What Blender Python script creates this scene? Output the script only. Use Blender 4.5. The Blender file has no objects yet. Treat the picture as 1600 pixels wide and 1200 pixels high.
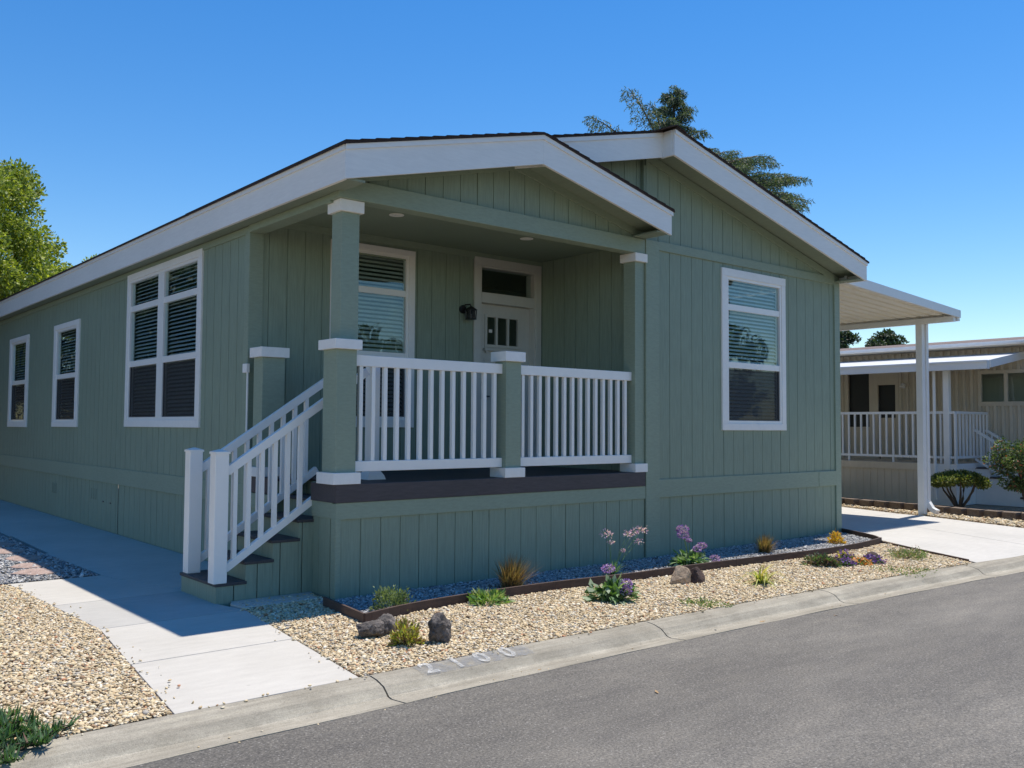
import bpy, math, random
import numpy as np
from mathutils import Vector, Matrix
R = math.radians
random.seed(7); rng = np.random.default_rng(11)
sc = bpy.context.scene
COL = sc.collection

# ------------------------------------------------------------------ helpers
class MB:
    def __init__(s): s.v = []; s.f = []
    def quad(s, a, b, c, d):
        n = len(s.v); s.v += [tuple(a), tuple(b), tuple(c), tuple(d)]; s.f.append((n, n+1, n+2, n+3)); return s
    def box(s, x0, y0, z0, x1, y1, z1):
        x0, x1 = min(x0, x1), max(x0, x1); y0, y1 = min(y0, y1), max(y0, y1); z0, z1 = min(z0, z1), max(z0, z1)
        n = len(s.v)
        s.v += [(x0,y0,z0),(x1,y0,z0),(x1,y1,z0),(x0,y1,z0),(x0,y0,z1),(x1,y0,z1),(x1,y1,z1),(x0,y1,z1)]
        s.f += [tuple(n+i for i in q) for q in ((0,3,2,1),(4,5,6,7),(0,1,5,4),(1,2,6,5),(2,3,7,6),(3,0,4,7))]
        return s
    def prism(s, poly, ext):
        """polygon (3-D points) extruded along vector ext"""
        n = len(s.v); k = len(poly); e = Vector(ext)
        s.v += [tuple(Vector(p)) for p in poly] + [tuple(Vector(p)+e) for p in poly]
        s.f.append(tuple(range(n, n+k))[::-1]); s.f.append(tuple(range(n+k, n+2*k)))
        for i in range(k):
            j = (i+1) % k; s.f.append((n+i, n+j, n+k+j, n+k+i))
        return s
    def slab(s, poly, z0, z1): return s.prism([(p[0], p[1], z0) for p in poly], (0,0,z1-z0))
    def beam(s, p, q, w, h, up=(0,0,1)):
        p, q = Vector(p), Vector(q); d = (q-p).normalized(); sd = d.cross(Vector(up)).normalized(); u = sd.cross(d).normalized()
        c = [p-sd*w/2-u*h/2, p+sd*w/2-u*h/2, p+sd*w/2+u*h/2, p-sd*w/2+u*h/2]
        return s.prism(c, q-p)
    def tube(s, path, r, n=8, caps=True):
        path = [Vector(p) for p in path]; rs = r if isinstance(r, (list, tuple)) else [r]*len(path)
        base = len(s.v)
        for i, p in enumerate(path):
            d = (path[min(i+1, len(path)-1)] - path[max(i-1, 0)]).normalized()
            a = d.cross(Vector((0,0,1)) if abs(d.z) < .9 else Vector((1,0,0))).normalized(); b = d.cross(a)
            for k in range(n):
                t = 2*math.pi*k/n; s.v.append(tuple(p + (a*math.cos(t)+b*math.sin(t))*rs[i]))
        for i in range(len(path)-1):
            for k in range(n):
                k2 = (k+1) % n; s.f.append((base+i*n+k, base+i*n+k2, base+(i+1)*n+k2, base+(i+1)*n+k))
        if caps:
            s.f.append(tuple(base+k for k in range(n))[::-1]); s.f.append(tuple(base+(len(path)-1)*n+k for k in range(n)))
        return s
    def frustum(s, cx, cy, z0, z1, h0, h1, cx1=None, cy1=None):
        cx1 = cx if cx1 is None else cx1; cy1 = cy if cy1 is None else cy1
        n = len(s.v)
        s.v += [(cx-h0,cy-h0,z0),(cx+h0,cy-h0,z0),(cx+h0,cy+h0,z0),(cx-h0,cy+h0,z0),(cx1-h1,cy1-h1,z1),(cx1+h1,cy1-h1,z1),(cx1+h1,cy1+h1,z1),(cx1-h1,cy1+h1,z1)]
        s.f += [tuple(n+i for i in q) for q in ((0,3,2,1),(4,5,6,7),(0,1,5,4),(1,2,6,5),(2,3,7,6),(3,0,4,7))]
        return s
    def build(s, name, mat, parent=None, smooth=False, bevel=0):
        me = bpy.data.meshes.new(name); me.from_pydata(s.v, [], s.f); me.update()
        return link(name, me, mat, parent, smooth, bevel)

def world_of(p):
    v = Vector((0,0,0))
    while p is not None: v += p.location; p = p.parent
    return v
def link(name, me, mat, parent=None, smooth=False, bevel=0):
    if mat: me.materials.append(mat)
    if smooth: me.polygons.foreach_set('use_smooth', [True]*len(me.polygons))
    o = bpy.data.objects.new(name, me); COL.objects.link(o)
    if parent is not None:
        o.parent = parent; o.location = -world_of(parent)   # meshes are written in site coordinates
    if bevel:
        b = o.modifiers.new('b', 'BEVEL'); b.width = bevel; b.segments = 2; b.limit_method = 'ANGLE'
    return o
def tag(o, label, cat, group=None, kind=None):
    o['label'] = label; o['category'] = cat
    if group: o['group'] = group
    if kind: o['kind'] = kind
    return o
def thing(name, loc, label, cat, group=None):
    o = bpy.data.objects.new(name, None); o.empty_display_size = .2; COL.objects.link(o); o.location = loc
    return tag(o, label, cat, group)
def structure(o, kind='structure'): o['kind'] = kind; return o
def fast_mesh(name, verts, faces_n, attr=None):
    """verts (N,3), faces_n (M,k) int"""
    verts = np.asarray(verts, np.float32); F = np.asarray(faces_n, np.int32); M, k = F.shape
    me = bpy.data.meshes.new(name)
    me.vertices.add(len(verts)); me.vertices.foreach_set('co', verts.ravel())
    me.loops.add(M*k); me.loops.foreach_set('vertex_index', F.ravel())
    me.polygons.add(M); me.polygons.foreach_set('loop_start', np.arange(0, M*k, k, dtype=np.int32)); me.polygons.foreach_set('loop_total', np.full(M, k, np.int32))
    me.update(calc_edges=True)
    if attr is not None:
        a = me.color_attributes.new('tint', 'FLOAT_COLOR', 'POINT')
        c = np.ones((len(verts), 4), np.float32); c[:, :3] = attr; a.data.foreach_set('color', c.ravel())
    return me

# ------------------------------------------------------------------ materials
def newmat(name):
    m = bpy.data.materials.new(name); m.use_nodes = True; nt = m.node_tree; nt.nodes.clear()
    out = nt.nodes.new('ShaderNodeOutputMaterial'); bs = nt.nodes.new('ShaderNodeBsdfPrincipled')
    nt.links.new(bs.outputs[0], out.inputs[0]); return m, nt, bs, out
def N(nt, t, **kw):
    n = nt.nodes.new(t)
    for k, v in kw.items():
        if k in n.inputs.keys(): n.inputs[k].default_value = v
        else: setattr(n, k, v)
    return n
def coords(nt, scale=(1,1,1), src='Object'):
    tc = nt.nodes.new('ShaderNodeTexCoord'); mp = nt.nodes.new('ShaderNodeMapping'); mp.inputs['Scale'].default_value = scale
    nt.links.new(tc.outputs[src], mp.inputs['Vector']); return mp.outputs[0]
def noise(nt, vec, scale, detail=4, rough=.55):
    n = N(nt, 'ShaderNodeTexNoise'); n.inputs['Scale'].default_value = scale; n.inputs['Detail'].default_value = detail; n.inputs['Roughness'].default_value = rough
    nt.links.new(vec, n.inputs['Vector']); return n.outputs['Fac']
def ramp(nt, fac, stops):
    r = nt.nodes.new('ShaderNodeValToRGB'); e = r.color_ramp.elements
    while len(e) < len(stops): e.new(.5)
    for i, (p, c) in enumerate(stops):
        e[i].position = p; e[i].color = (*c, 1) if len(c) == 3 else c
    nt.links.new(fac, r.inputs[0]); return r.outputs[0]
def mix(nt, a, b, fac, mode='MIX'):
    m = nt.nodes.new('ShaderNodeMix'); m.data_type = 'RGBA'; m.blend_type = mode
    for s, v in (('A', a), ('B', b)):
        i = [x for x in m.inputs if x.name == s and x.type == 'RGBA'][0]
        if isinstance(v, tuple): i.default_value = (*v, 1)
        else: nt.links.new(v, i)
    if isinstance(fac, (int, float)): m.inputs['Factor'].default_value = fac
    else: nt.links.new(fac, m.inputs['Factor'])
    return [x for x in m.outputs if x.type == 'RGBA'][0]
def bump(nt, bs, h, strength=.3, dist=.01, prev=None):
    b = nt.nodes.new('ShaderNodeBump'); b.inputs['Strength'].default_value = strength; b.inputs['Distance'].default_value = dist
    nt.links.new(h, b.inputs['Height'])
    if prev is not None: nt.links.new(prev, b.inputs['Normal'])
    nt.links.new(b.outputs[0], bs.inputs['Normal']); return b.outputs[0]
def paint(name, col, rough=.55, grain=(1,1,1), gscale=30, bstr=.25, bdist=.002, var=.12, dirt=.10):
    m, nt, bs, _ = newmat(name)
    big = noise(nt, coords(nt), .9, 5); fine = noise(nt, coords(nt, grain), gscale, 6, .65)
    c0 = tuple(x*(1-var) for x in col); c1 = tuple(min(1, x*(1+var)) for x in col)
    c = ramp(nt, fine, [(.3, c0), (.7, c1)])
    d = ramp(nt, big, [(.35, tuple([1-dirt]*3)), (.65, (1,1,1))])
    nt.links.new(mix(nt, c, d, 1., 'MULTIPLY'), bs.inputs['Base Color'])
    bs.inputs['Roughness'].default_value = rough
    bump(nt, bs, fine, bstr, bdist)
    return m
GREEN = (.252, .312, .232)
M = {}
M['siding'] = paint('sage_siding_paint', GREEN, .62, (1,1,.07), 55, .55, .003, .13, .07)
M['trim'] = paint('sage_trim_paint', (.270, .330, .246), .6, (.25,.25,1), 60, .35, .002, .08, .06)
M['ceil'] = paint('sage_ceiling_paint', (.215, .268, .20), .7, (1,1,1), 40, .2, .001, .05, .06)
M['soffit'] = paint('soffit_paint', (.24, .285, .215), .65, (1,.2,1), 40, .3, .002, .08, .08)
M['white'] = paint('white_trim_paint', (.87,.85,.81), .5, (.3,.3,.3), 60, .3, .0015, .035, .05)
M['fascia'] = paint('white_fascia_paint', (.86,.84,.80), .55, (.15,.15,1), 45, .4, .002, .04, .05)
M['vinyl'] = paint('white_vinyl', (.88,.865,.83), .32, (1,1,1), 8, .04, .001, .015, .03)
M['door'] = paint('door_paint', (.62,.61,.56), .45, (1,1,.3), 30, .1, .001, .03, .04)
M['deck'] = paint('composite_deck', (.070, .058, .062), .6, (.12,1,1), 70, .35, .002, .22, .12)
M['tread'] = paint('composite_tread', (.060, .055, .058), .6, (1,.12,1), 70, .35, .002, .2, .12)
M['black'] = paint('black_metal', (.012, .012, .013), .4, (1,1,1), 20, .1, .001, .1, .1)
M['dark'] = paint('dark_gap', (.02, .02, .02), .8)
M['metalw'] = paint('white_enamelled_metal', (.76, .77, .77), .38, (1,1,1), 6, .03, .001, .02, .06)
M['awn'] = paint('cream_enamelled_metal', (.82,.78,.66), .45, (1,1,1), 6, .03, .001, .03, .06)
M['nickel'] = paint('dark_nickel', (.10, .10, .10), .35)
M['bark'] = paint('bark', (.10, .075, .055), .9, (1,1,.25), 14, .8, .02, .35, .2)
M['nbwall'] = paint('beige_metal_siding', (.56, .50, .40), .55, (1,1,.1), 20, .1, .001, .05, .12)
M['nbskirt'] = paint('taupe_skirting', (.60, .51, .38), .6, (1,1,.1), 30, .2, .001, .06, .12)
M['nbroof'] = paint('brown_composition_roof', (.17, .125, .105), .9, (1,1,1), 12, .5, .01, .25, .15)
M['board'] = paint('brown_edging_board', (.075, .045, .035), .7, (.2,.2,1), 45, .5, .003, .3, .2)
M['edgetop'] = M['board']

def shingle():
    m, nt, bs, _ = newmat('dark_brown_shingle')
    v = coords(nt); f = noise(nt, v, 120, 3); g = noise(nt, v, 6, 3)
    c = ramp(nt, f, [(.3, (.02,.014,.012)), (.75, (.075,.05,.042))])
    nt.links.new(mix(nt, c, ramp(nt, g, [(.3, (.7,.7,.7)), (.7, (1.1,1,1))]), 1., 'MULTIPLY'), bs.inputs['Base Color'])
    bs.inputs['Roughness'].default_value = .95; bump(nt, bs, f, .7, .004); return m
M['shingle'] = shingle()

def concrete(name, a, b, sc_=1., speck=.35):
    m, nt, bs, _ = newmat(name)
    v = coords(nt); big = noise(nt, v, .8*sc_, 5); mid = noise(nt, coords(nt, (1,3,1)), 5*sc_, 6, .65); fine = noise(nt, v, 180, 3, .7)
    c = mix(nt, ramp(nt, big, [(.3, a), (.7, b)]), ramp(nt, mid, [(.3, (.90,.90,.90)), (.7, (1.05,1.05,1.05))]), .8, 'MULTIPLY')
    c = mix(nt, c, ramp(nt, fine, [(.32, (.72,.72,.72)), (.5, (1,1,1)), (.75, (1.06,1.06,1.06))]), speck, 'MULTIPLY')
    spots = N(nt, 'ShaderNodeTexVoronoi'); spots.inputs['Scale'].default_value = 2.2; nt.links.new(v, spots.inputs['Vector'])
    wob = noise(nt, v, 14, 3)
    ad = N(nt, 'ShaderNodeMath', operation='MULTIPLY_ADD'); nt.links.new(wob, ad.inputs[0]); ad.inputs[1].default_value = .06; nt.links.new(spots.outputs['Distance'], ad.inputs[2])
    st = ramp(nt, ad.outputs[0], [(.045, (.55,.53,.50)), (.062, (1,1,1))])
    c = mix(nt, c, st, .55, 'MULTIPLY')
    nt.links.new(c, bs.inputs['Base Color']); bs.inputs['Roughness'].default_value = .85
    bump(nt, bs, fine, .35, .0015, bump(nt, bs, mid, .2, .004)); return m
M['walk'] = concrete('new_concrete', (.47,.445,.395), (.55,.525,.475))
M['walk2'] = concrete('greyer_concrete', (.40,.385,.35), (.46,.445,.41))
M['drive'] = concrete('driveway_concrete', (.47,.455,.42), (.55,.53,.49))

def curbmat():
    m, nt, bs, _ = newmat('old_curb_concrete')
    v = coords(nt); big = noise(nt, v, 2.0, 6, .7); fine = noise(nt, v, 220, 3, .75); agg = noise(nt, v, 60, 4, .7)
    streak = noise(nt, coords(nt, (.35, 7, 7)), 2.2, 6, .7)
    c = ramp(nt, big, [(.28, (.26,.235,.185)), (.5, (.34,.31,.25)), (.72, (.43,.395,.32))])
    c = mix(nt, c, ramp(nt, streak, [(.38, (.72,.71,.69)), (.55, (1,1,1)), (.68, (1.22,1.2,1.15))]), .75, 'MULTIPLY')
    c = mix(nt, c, ramp(nt, fine, [(.3, (.5,.5,.5)), (.5, (1,1,1)), (.72, (1.35,1.35,1.3))]), .8, 'MULTIPLY')
    c = mix(nt, c, ramp(nt, agg, [(.3, (.8,.8,.8)), (.6, (1.05,1.05,1.05))]), .6, 'MULTIPLY')
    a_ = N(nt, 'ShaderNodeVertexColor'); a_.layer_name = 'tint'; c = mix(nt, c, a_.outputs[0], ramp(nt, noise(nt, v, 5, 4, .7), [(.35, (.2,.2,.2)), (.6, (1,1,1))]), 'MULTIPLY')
    c = mix(nt, c, ramp(nt, noise(nt, v, 22, 6, .8), [(.30, (.62,.60,.58)), (.42, (1,1,1)), (.62, (1,1,1)), (.74, (1.3,1.28,1.25))]), .8, 'MULTIPLY')
    nt.links.new(c, bs.inputs['Base Color']); bs.inputs['Roughness'].default_value = .9
    bump(nt, bs, fine, .5, .002, bump(nt, bs, agg, .3, .004)); return m
M['curb'] = curbmat()

def asphalt():
    m, nt, bs, _ = newmat('worn_asphalt')
    v = coords(nt); big = noise(nt, coords(nt, (.5,1.4,1)), .55, 6, .6); med = noise(nt, coords(nt, (.6,2,1)), 3.2, 7, .7); fine = noise(nt, v, 75, 5, .85)
    vo = N(nt, 'ShaderNodeTexVoronoi'); vo.inputs['Scale'].default_value = 130; nt.links.new(v, vo.inputs['Vector'])
    c = ramp(nt, big, [(.3, (.106,.098,.086)), (.5, (.134,.124,.108)), (.72, (.178,.165,.143))])
    c = mix(nt, c, ramp(nt, med, [(.3, (.76,.76,.78)), (.52, (1,1,1)), (.72, (1.2,1.18,1.15))]), .9, 'MULTIPLY')
    c = mix(nt, c, ramp(nt, fine, [(.36, (.32,.32,.33)), (.5, (.95,.95,.95)), (.62, (1.7,1.67,1.6))]), .85, 'MULTIPLY')
    sp = N(nt, 'ShaderNodeSeparateColor'); nt.links.new(vo.outputs['Color'], sp.inputs[0])
    c = mix(nt, c, (.34,.32,.29), ramp(nt, sp.outputs[0], [(.93, (0,0,0)), (.99, (.55,.55,.55))]))
    nt.links.new(c, bs.inputs['Base Color']); bs.inputs['Roughness'].default_value = .82
    bump(nt, bs, fine, .8, .004, bump(nt, bs, sp.outputs[0], .4, .002)); return m
M['asphalt'] = asphalt()

def soil(name, cols, scale=38):
    m, nt, bs, _ = newmat(name)
    v = coords(nt); vo = N(nt, 'ShaderNodeTexVoronoi'); vo.inputs['Scale'].default_value = scale; nt.links.new(v, vo.inputs['Vector'])
    sp = N(nt, 'ShaderNodeSeparateColor'); nt.links.new(vo.outputs['Color'], sp.inputs[0])
    c = ramp(nt, sp.outputs[0], [(i/(len(cols)-1), k) for i, k in enumerate(cols)])
    c = mix(nt, c, ramp(nt, vo.outputs['Distance'], [(.3, (1,1,1)), (.62, (.45,.42,.4))]), .9, 'MULTIPLY')
    nt.links.new(c, bs.inputs['Base Color']); bs.inputs['Roughness'].default_value = .9
    inv = N(nt, 'ShaderNodeMath', operation='SUBTRACT'); inv.inputs[0].default_value = 1; nt.links.new(vo.outputs['Distance'], inv.inputs[1])
    bump(nt, bs, inv.outputs[0], .8, .012); return m
M['tansoil'] = soil('tan_gravel_bed', [(.30,.23,.15), (.44,.36,.25), (.5,.42,.3), (.34,.25,.17), (.55,.48,.37)])
M['greysoil'] = soil('grey_gravel_bed', [(.10,.10,.10), (.18,.18,.18), (.14,.14,.14), (.22,.22,.21)], 60)
M['dirt'] = soil('bare_ground', [(.16,.13,.10), (.22,.18,.13), (.19,.15,.11)], 12)

def tinted(name, rough=.8, translucent=0., bumpy=0., gain=(1,1,1)):
    m, nt, bs, out = newmat(name)
    a = N(nt, 'ShaderNodeVertexColor'); a.layer_name = 'tint'
    col = mix(nt, a.outputs[0], gain, 1., 'MULTIPLY')
    nt.links.new(col, bs.inputs['Base Color']); bs.inputs['Roughness'].default_value = rough
    if translucent:
        tr = N(nt, 'ShaderNodeBsdfTranslucent'); nt.links.new(mix(nt, col, (1.5,1.6,.6), 1., 'MULTIPLY'), tr.inputs[0])
        mx = N(nt, 'ShaderNodeMixShader'); mx.inputs[0].default_value = translucent
        nt.links.new(bs.outputs[0], mx.inputs[1]); nt.links.new(tr.outputs[0], mx.inputs[2]); nt.links.new(mx.outputs[0], out.inputs[0])
    if bumpy: bump(nt, bs, noise(nt, coords(nt), 150, 3, .7), bumpy, .002)
    return m
M['pebble'] = tinted('pebble_stone', .75, 0, .4)
M['leaf'] = tinted('leaf', .6, .30)
M['petal'] = tinted('petal', .7, .3)

def rockmat(name, a, b):
    m, nt, bs, _ = newmat(name)
    v = coords(nt); f = noise(nt, v, 9, 8, .75); g = noise(nt, v, 60, 4, .7)
    c = mix(nt, ramp(nt, f, [(.35, a), (.65, b)]), ramp(nt, g, [(.35, (.55,.55,.55)), (.6, (1.1,1.1,1.1))]), .8, 'MULTIPLY')
    nt.links.new(c, bs.inputs['Base Color']); bs.inputs['Roughness'].default_value = .9
    bump(nt, bs, g, .8, .008, bump(nt, bs, f, .6, .03)); return m
M['lava'] = rockmat('lava_rock', (.045,.038,.034), (.23,.20,.18))
M['brownrock'] = rockmat('brown_rock', (.30,.21,.14), (.54,.42,.30))
M['redrock'] = rockmat('dark_red_rock', (.045,.03,.028), (.12,.075,.06))
M['flag'] = rockmat('pink_flagstone', (.34,.24,.20), (.50,.38,.33))
M['block'] = rockmat('brown_block', (.13,.095,.07), (.22,.17,.13))

def glass(name='window_glass', tint=(.80,.90,.88), refl=1.55):
    m, nt, bs, out = newmat(name); nt.nodes.remove(bs)
    lw = N(nt, 'ShaderNodeLayerWeight'); lw.inputs['Blend'].default_value = .5; p5 = N(nt, 'ShaderNodeMath', operation='POWER'); p5.inputs[1].default_value = 4.; nt.links.new(lw.outputs['Facing'], p5.inputs[0]); fr = N(nt, 'ShaderNodeMath', operation='MULTIPLY_ADD'); fr.inputs[1].default_value = .90; fr.inputs[2].default_value = .10; nt.links.new(p5.outputs[0], fr.inputs[0])
    w = noise(nt, coords(nt), 1.6, 2, .5); b = N(nt, 'ShaderNodeBump'); b.inputs['Strength'].default_value = .35; b.inputs['Distance'].default_value = .02; nt.links.new(w, b.inputs['Height'])
    mul = N(nt, 'ShaderNodeMath', operation='MULTIPLY'); mul.inputs[1].default_value = 1.15; mul.use_clamp = True; nt.links.new(fr.outputs[0], mul.inputs[0])
    gl = N(nt, 'ShaderNodeBsdfGlossy'); gl.inputs['Roughness'].default_value = .0; gl.inputs['Color'].default_value = (.86,.98,.95,1); nt.links.new(b.outputs[0], gl.inputs['Normal'])
    tr = N(nt, 'ShaderNodeBsdfTransparent'); tr.inputs[0].default_value = (*tint, 1)
    mx = N(nt, 'ShaderNodeMixShader'); nt.links.new(mul.outputs[0], mx.inputs[0]); nt.links.new(tr.outputs[0], mx.inputs[1]); nt.links.new(gl.outputs[0], mx.inputs[2])
    nt.links.new(mx.outputs[0], out.inputs[0]); return m
M['glass'] = glass()
def screen():
    m, nt, bs, out = newmat('insect_screen'); bs.inputs['Base Color'].default_value = (.02,.02,.024,1); bs.inputs['Roughness'].default_value = .6
    tr = N(nt, 'ShaderNodeBsdfTransparent'); mx = N(nt, 'ShaderNodeMixShader'); mx.inputs[0].default_value = .66
    nt.links.new(tr.outputs[0], mx.inputs[1]); nt.links.new(bs.outputs[0], mx.inputs[2]); nt.links.new(mx.outputs[0], out.inputs[0]); return m
M['screen'] = screen()
M['blind'] = paint('white_blind', (.80,.81,.78), .5, (1,1,1), 8, .02, .001, .03, .05)
M['lens'] = paint('frosted_lens', (.85,.85,.80), .3)

# ------------------------------------------------------------------ camera
cam = bpy.data.cameras.new('camera'); co = bpy.data.objects.new('camera', cam); COL.objects.link(co)
CX, CY, CZ, YAW, PITCH, ROLL, F = -3.887, -6.8789, 1.4665, .7026, .0463, .006, 1425.04
cam.sensor_width = 36; cam.lens = F/1600*36; cam.clip_end = 2000; cam.clip_start = .05
fw = Vector((math.sin(YAW)*math.cos(PITCH), math.cos(YAW)*math.cos(PITCH), math.sin(PITCH)))
rt = Vector((math.cos(YAW), -math.sin(YAW), 0)); up = rt.cross(fw)
r2 = rt*math.cos(ROLL)+up*math.sin(ROLL); u2 = -rt*math.sin(ROLL)+up*math.cos(ROLL)
co.matrix_world = Matrix(((r2.x,u2.x,-fw.x,CX),(r2.y,u2.y,-fw.y,CY),(r2.z,u2.z,-fw.z,CZ),(0,0,0,1)))
sc.camera = co

# ------------------------------------------------------------------ light
SUN = Vector((.345, .040, 1.)).normalized()
EL = math.asin(SUN.z); AZ = math.atan2(SUN.x, SUN.y)
w = bpy.data.worlds.new('World'); sc.world = w; w.use_nodes = True
wn = w.node_tree; wn.nodes.clear(); wo = wn.nodes.new('ShaderNodeOutputWorld'); bg = wn.nodes.new('ShaderNodeBackground'); sky = wn.nodes.new('ShaderNodeTexSky')
sky.sky_type = 'NISHITA'; sky.sun_disc = False; sky.sun_elevation = EL; sky.sun_rotation = AZ; sky.altitude = 0; sky.air_density = 1.1; sky.dust_density = .0; sky.ozone_density = 3.0
bg.inputs[1].default_value = .120
hs = wn.nodes.new('ShaderNodeHueSaturation'); hs.inputs['Saturation'].default_value = 1.36; hs.inputs['Value'].default_value = 1.10; hs.inputs['Hue'].default_value = .505; wn.links.new(sky.outputs[0], hs.inputs['Color']); wn.links.new(hs.outputs[0], bg.inputs[0]); wn.links.new(bg.outputs[0], wo.inputs[0])
sl = bpy.data.lights.new('sun', 'SUN'); sl.energy = 4.9; sl.angle = R(.53); sl.color = (1., .93, .83)
so = bpy.data.objects.new('sun', sl); COL.objects.link(so); so.rotation_euler = SUN.to_track_quat('Z', 'Y').to_euler()
sc.view_settings.view_transform = 'Standard'; sc.view_settings.look = 'None'; sc.view_settings.gamma = 1; sc.view_settings.exposure = 0.22
sc.view_settings.use_curve_mapping = False
sc.cycles.max_bounces = 8; sc.cycles.transparent_max_bounces = 12; sc.cycles.caustics_reflective = False; sc.cycles.caustics_refractive = False

# ------------------------------------------------------------------ ground
def yb(x): return -2.21 - .010*x - .0050*x*x if x > 0 else -2.21 + .004*x       # back edge of the curb
MB().quad((-900,-900,-.16), (900,-900,-.16), (900,900,-.16), (-900,900,-.16)).build('ground', M['dirt'])['kind'] = 'structure'
street = MB()
xs = np.linspace(-14, 30, 90)
def ye(x): return yb(x) - .40
for a, b in zip(xs[:-1], xs[1:]):
    street.quad((a, -13, -.10), (b, -13, -.10), (b, ye(b)+.003, -.0630), (a, ye(a)+.003, -.0630))
structure(street.build('street', M['asphalt']))
street2 = MB().quad((-14,-20,-.105),(30,-20,-.105),(30,-13,-.10),(-14,-13,-.10))
# rolled curb, cast in lengths with joints
joints = [-14, -7.2, -4.2, -1.03, 1.36, 3.62, 6.2, 8.8, 11.4, 14, 17, 20, 30]
prof = [(0, -.10), (0, .004), (-.03, .008), (-.10, .002), (-.17, -.020), (-.205, -.048), (-.225, -.066), (-.26, -.074), (-.40, -.060), (-.402, -.12)]
cb = MB()
for j0, j1 in zip(joints[:-1], joints[1:]):
    xx = np.linspace(j0+.006, j1-.006, max(3, int((j1-j0)/.25)))
    base = len(cb.v)
    for x in xx:
        for (dy, z) in prof: cb.v.append((x, yb(x)+dy+.0025*math.sin(x*9+dy*30), z+.002*math.sin(x*5+dy*20)))
    k = len(prof)
    for i in range(len(xx)-1):
        for q in range(k-1): cb.f.append((base+i*k+q, base+i*k+q+1, base+(i+1)*k+q+1, base+(i+1)*k+q))
    cb.f.append(tuple(base+q for q in range(k))); cb.f.append(tuple(base+(len(xx)-1)*k+q for q in range(k))[::-1])
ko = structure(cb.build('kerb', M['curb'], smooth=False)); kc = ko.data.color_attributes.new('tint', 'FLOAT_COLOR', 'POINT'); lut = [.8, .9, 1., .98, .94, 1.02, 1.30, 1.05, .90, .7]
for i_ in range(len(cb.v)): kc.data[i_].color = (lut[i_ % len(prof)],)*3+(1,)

def curbz(dy):
    p = sorted([(a, b) for a, b in prof[1:-1]])
    return float(np.interp(dy, [a for a, _ in p], [b for _, b in p]))
# walkway slabs
WL = lambda y: np.interp(y, [-2.2, .04, 2.5], [-2.155, -1.87, -1.96])
WR = lambda y: np.interp(y, [-2.2, .09, 2.2], [-1.085, -.775, -.7])
wk = MB()
ys = [-2.215, -1.09, .035, 1.15, 2.47]
g = .006
for a, b in zip(ys[:-1], ys[1:]):
    if b <= .05: wk.slab([(WL(a), a+g), (WR(a), a+g), (WR(b), b-g), (WL(b), b-g)], -.08, .004)
wk.slab([(WL(.035), .035+g), (-.78, .035+g), (-.85, .36), (-.85, 1.146), (WL(1.15), 1.15-g)], -.08, .004)
wk.slab([(WL(1.15), 1.15+g), (-.83, 1.15+g), (-.84, 1.33), (-1.12, 2.2), (-1.16, 2.47), (WL(2.47), 2.47)], -.08, .004)
wk.slab([(-.825, 1.20), (-.01, 1.20), (-.01, 4.4), (-1.20, 4.4), (-1.15, 2.47), (-1.11, 2.2), (-.832, 1.335)], -.08, .0045)
yy = [4.4, 6.4, 8.4, 10.4, 12.4, 14.4, 16.4]
for a, b in zip(yy[:-1], yy[1:]): wk.slab([(-1.16, a+g), (-.01, a+g), (-.01, b-g), (-1.13, b-g)], -.08, .004)
wo_ = structure(wk.build('footpath', M['walk'], bevel=.003)); wo_.data.materials.append(M['walk2'])
for p_ in wo_.data.polygons:
    if .0 < p_.center.y < 1.16 and p_.center.x < -.8: p_.material_index = 1
# driveway
dr = MB()
dr.slab([(8.06,.02), (7.66,-.75), (6.52,-2.505), (8.4,-2.64), (9.55,-.35), (9.75,.5), (9.75,.9), (8.06,.9)], -.08, .004)
dr.slab([(8.41,-2.64), (10.9,-2.93), (10.68,-1.43), (11.36,.44), (11.38,.9), (9.76,.9), (9.76,.5), (9.56,-.35)], -.08, .0045)
dr.slab([(8.06,.91), (9.75,.91), (9.75,4.5), (8.06,4.5)], -.08, .004); dr.slab([(9.76,.91), (11.42,.91), (11.85,2.2), (12.0,4.5), (9.76,4.5)], -.08, .0045)
dr.slab([(8.06,4.51), (12.1,4.51), (12.4,16), (8.06,16)], -.08, .004)
structure(dr.build('driveway', M['drive'], bevel=.003))
# soil beds under the gravel
edge_pts = [(-.215,-.20), (-.31,-.985), (.185,-.86), (.90,-.81), (1.75,-.83), (2.65,-.93), (3.4,-.95), (4.75,-1.04), (5.85,-1.12), (6.7,-1.08), (7.30,-.98)]
edge2 = [(7.30,-.98), (7.62,-.70), (8.02,-.03)]
MB().slab([(-.74,.40), (-.775,.09), (-1.085,-2.2)] + [(x, yb(x)) for x in np.linspace(-1, 6.5, 12)] + [(7.62,-.75), (8.05,.0), (8.0,.3)], -.09, -.006).build('soil_bed', M['tansoil'])['kind'] = 'structure'
structure(MB().slab([(-9,-2.2), (-2.155,-2.2), (-1.87,.04), (-1.96,2.45), (-9,2.45)], -.09, -.006).build('side_yard', M['tansoil']))
structure(MB().slab([(-9,2.46), (-1.97,2.48), (-1.18,2.48), (-1.2,4.4), (-1.16,16), (-9,16)], -.09, -.008).build('side_yard_ground', M['greysoil']))
structure(MB().slab([(10.9,-2.95), (22,-4.6), (22,16), (12.4,16), (12.0,4.5), (11.85,2.2), (11.36,.44), (10.68,-1.43)], -.09, -.010).build('neighbour_yard_ground', M['tansoil']))

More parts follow.
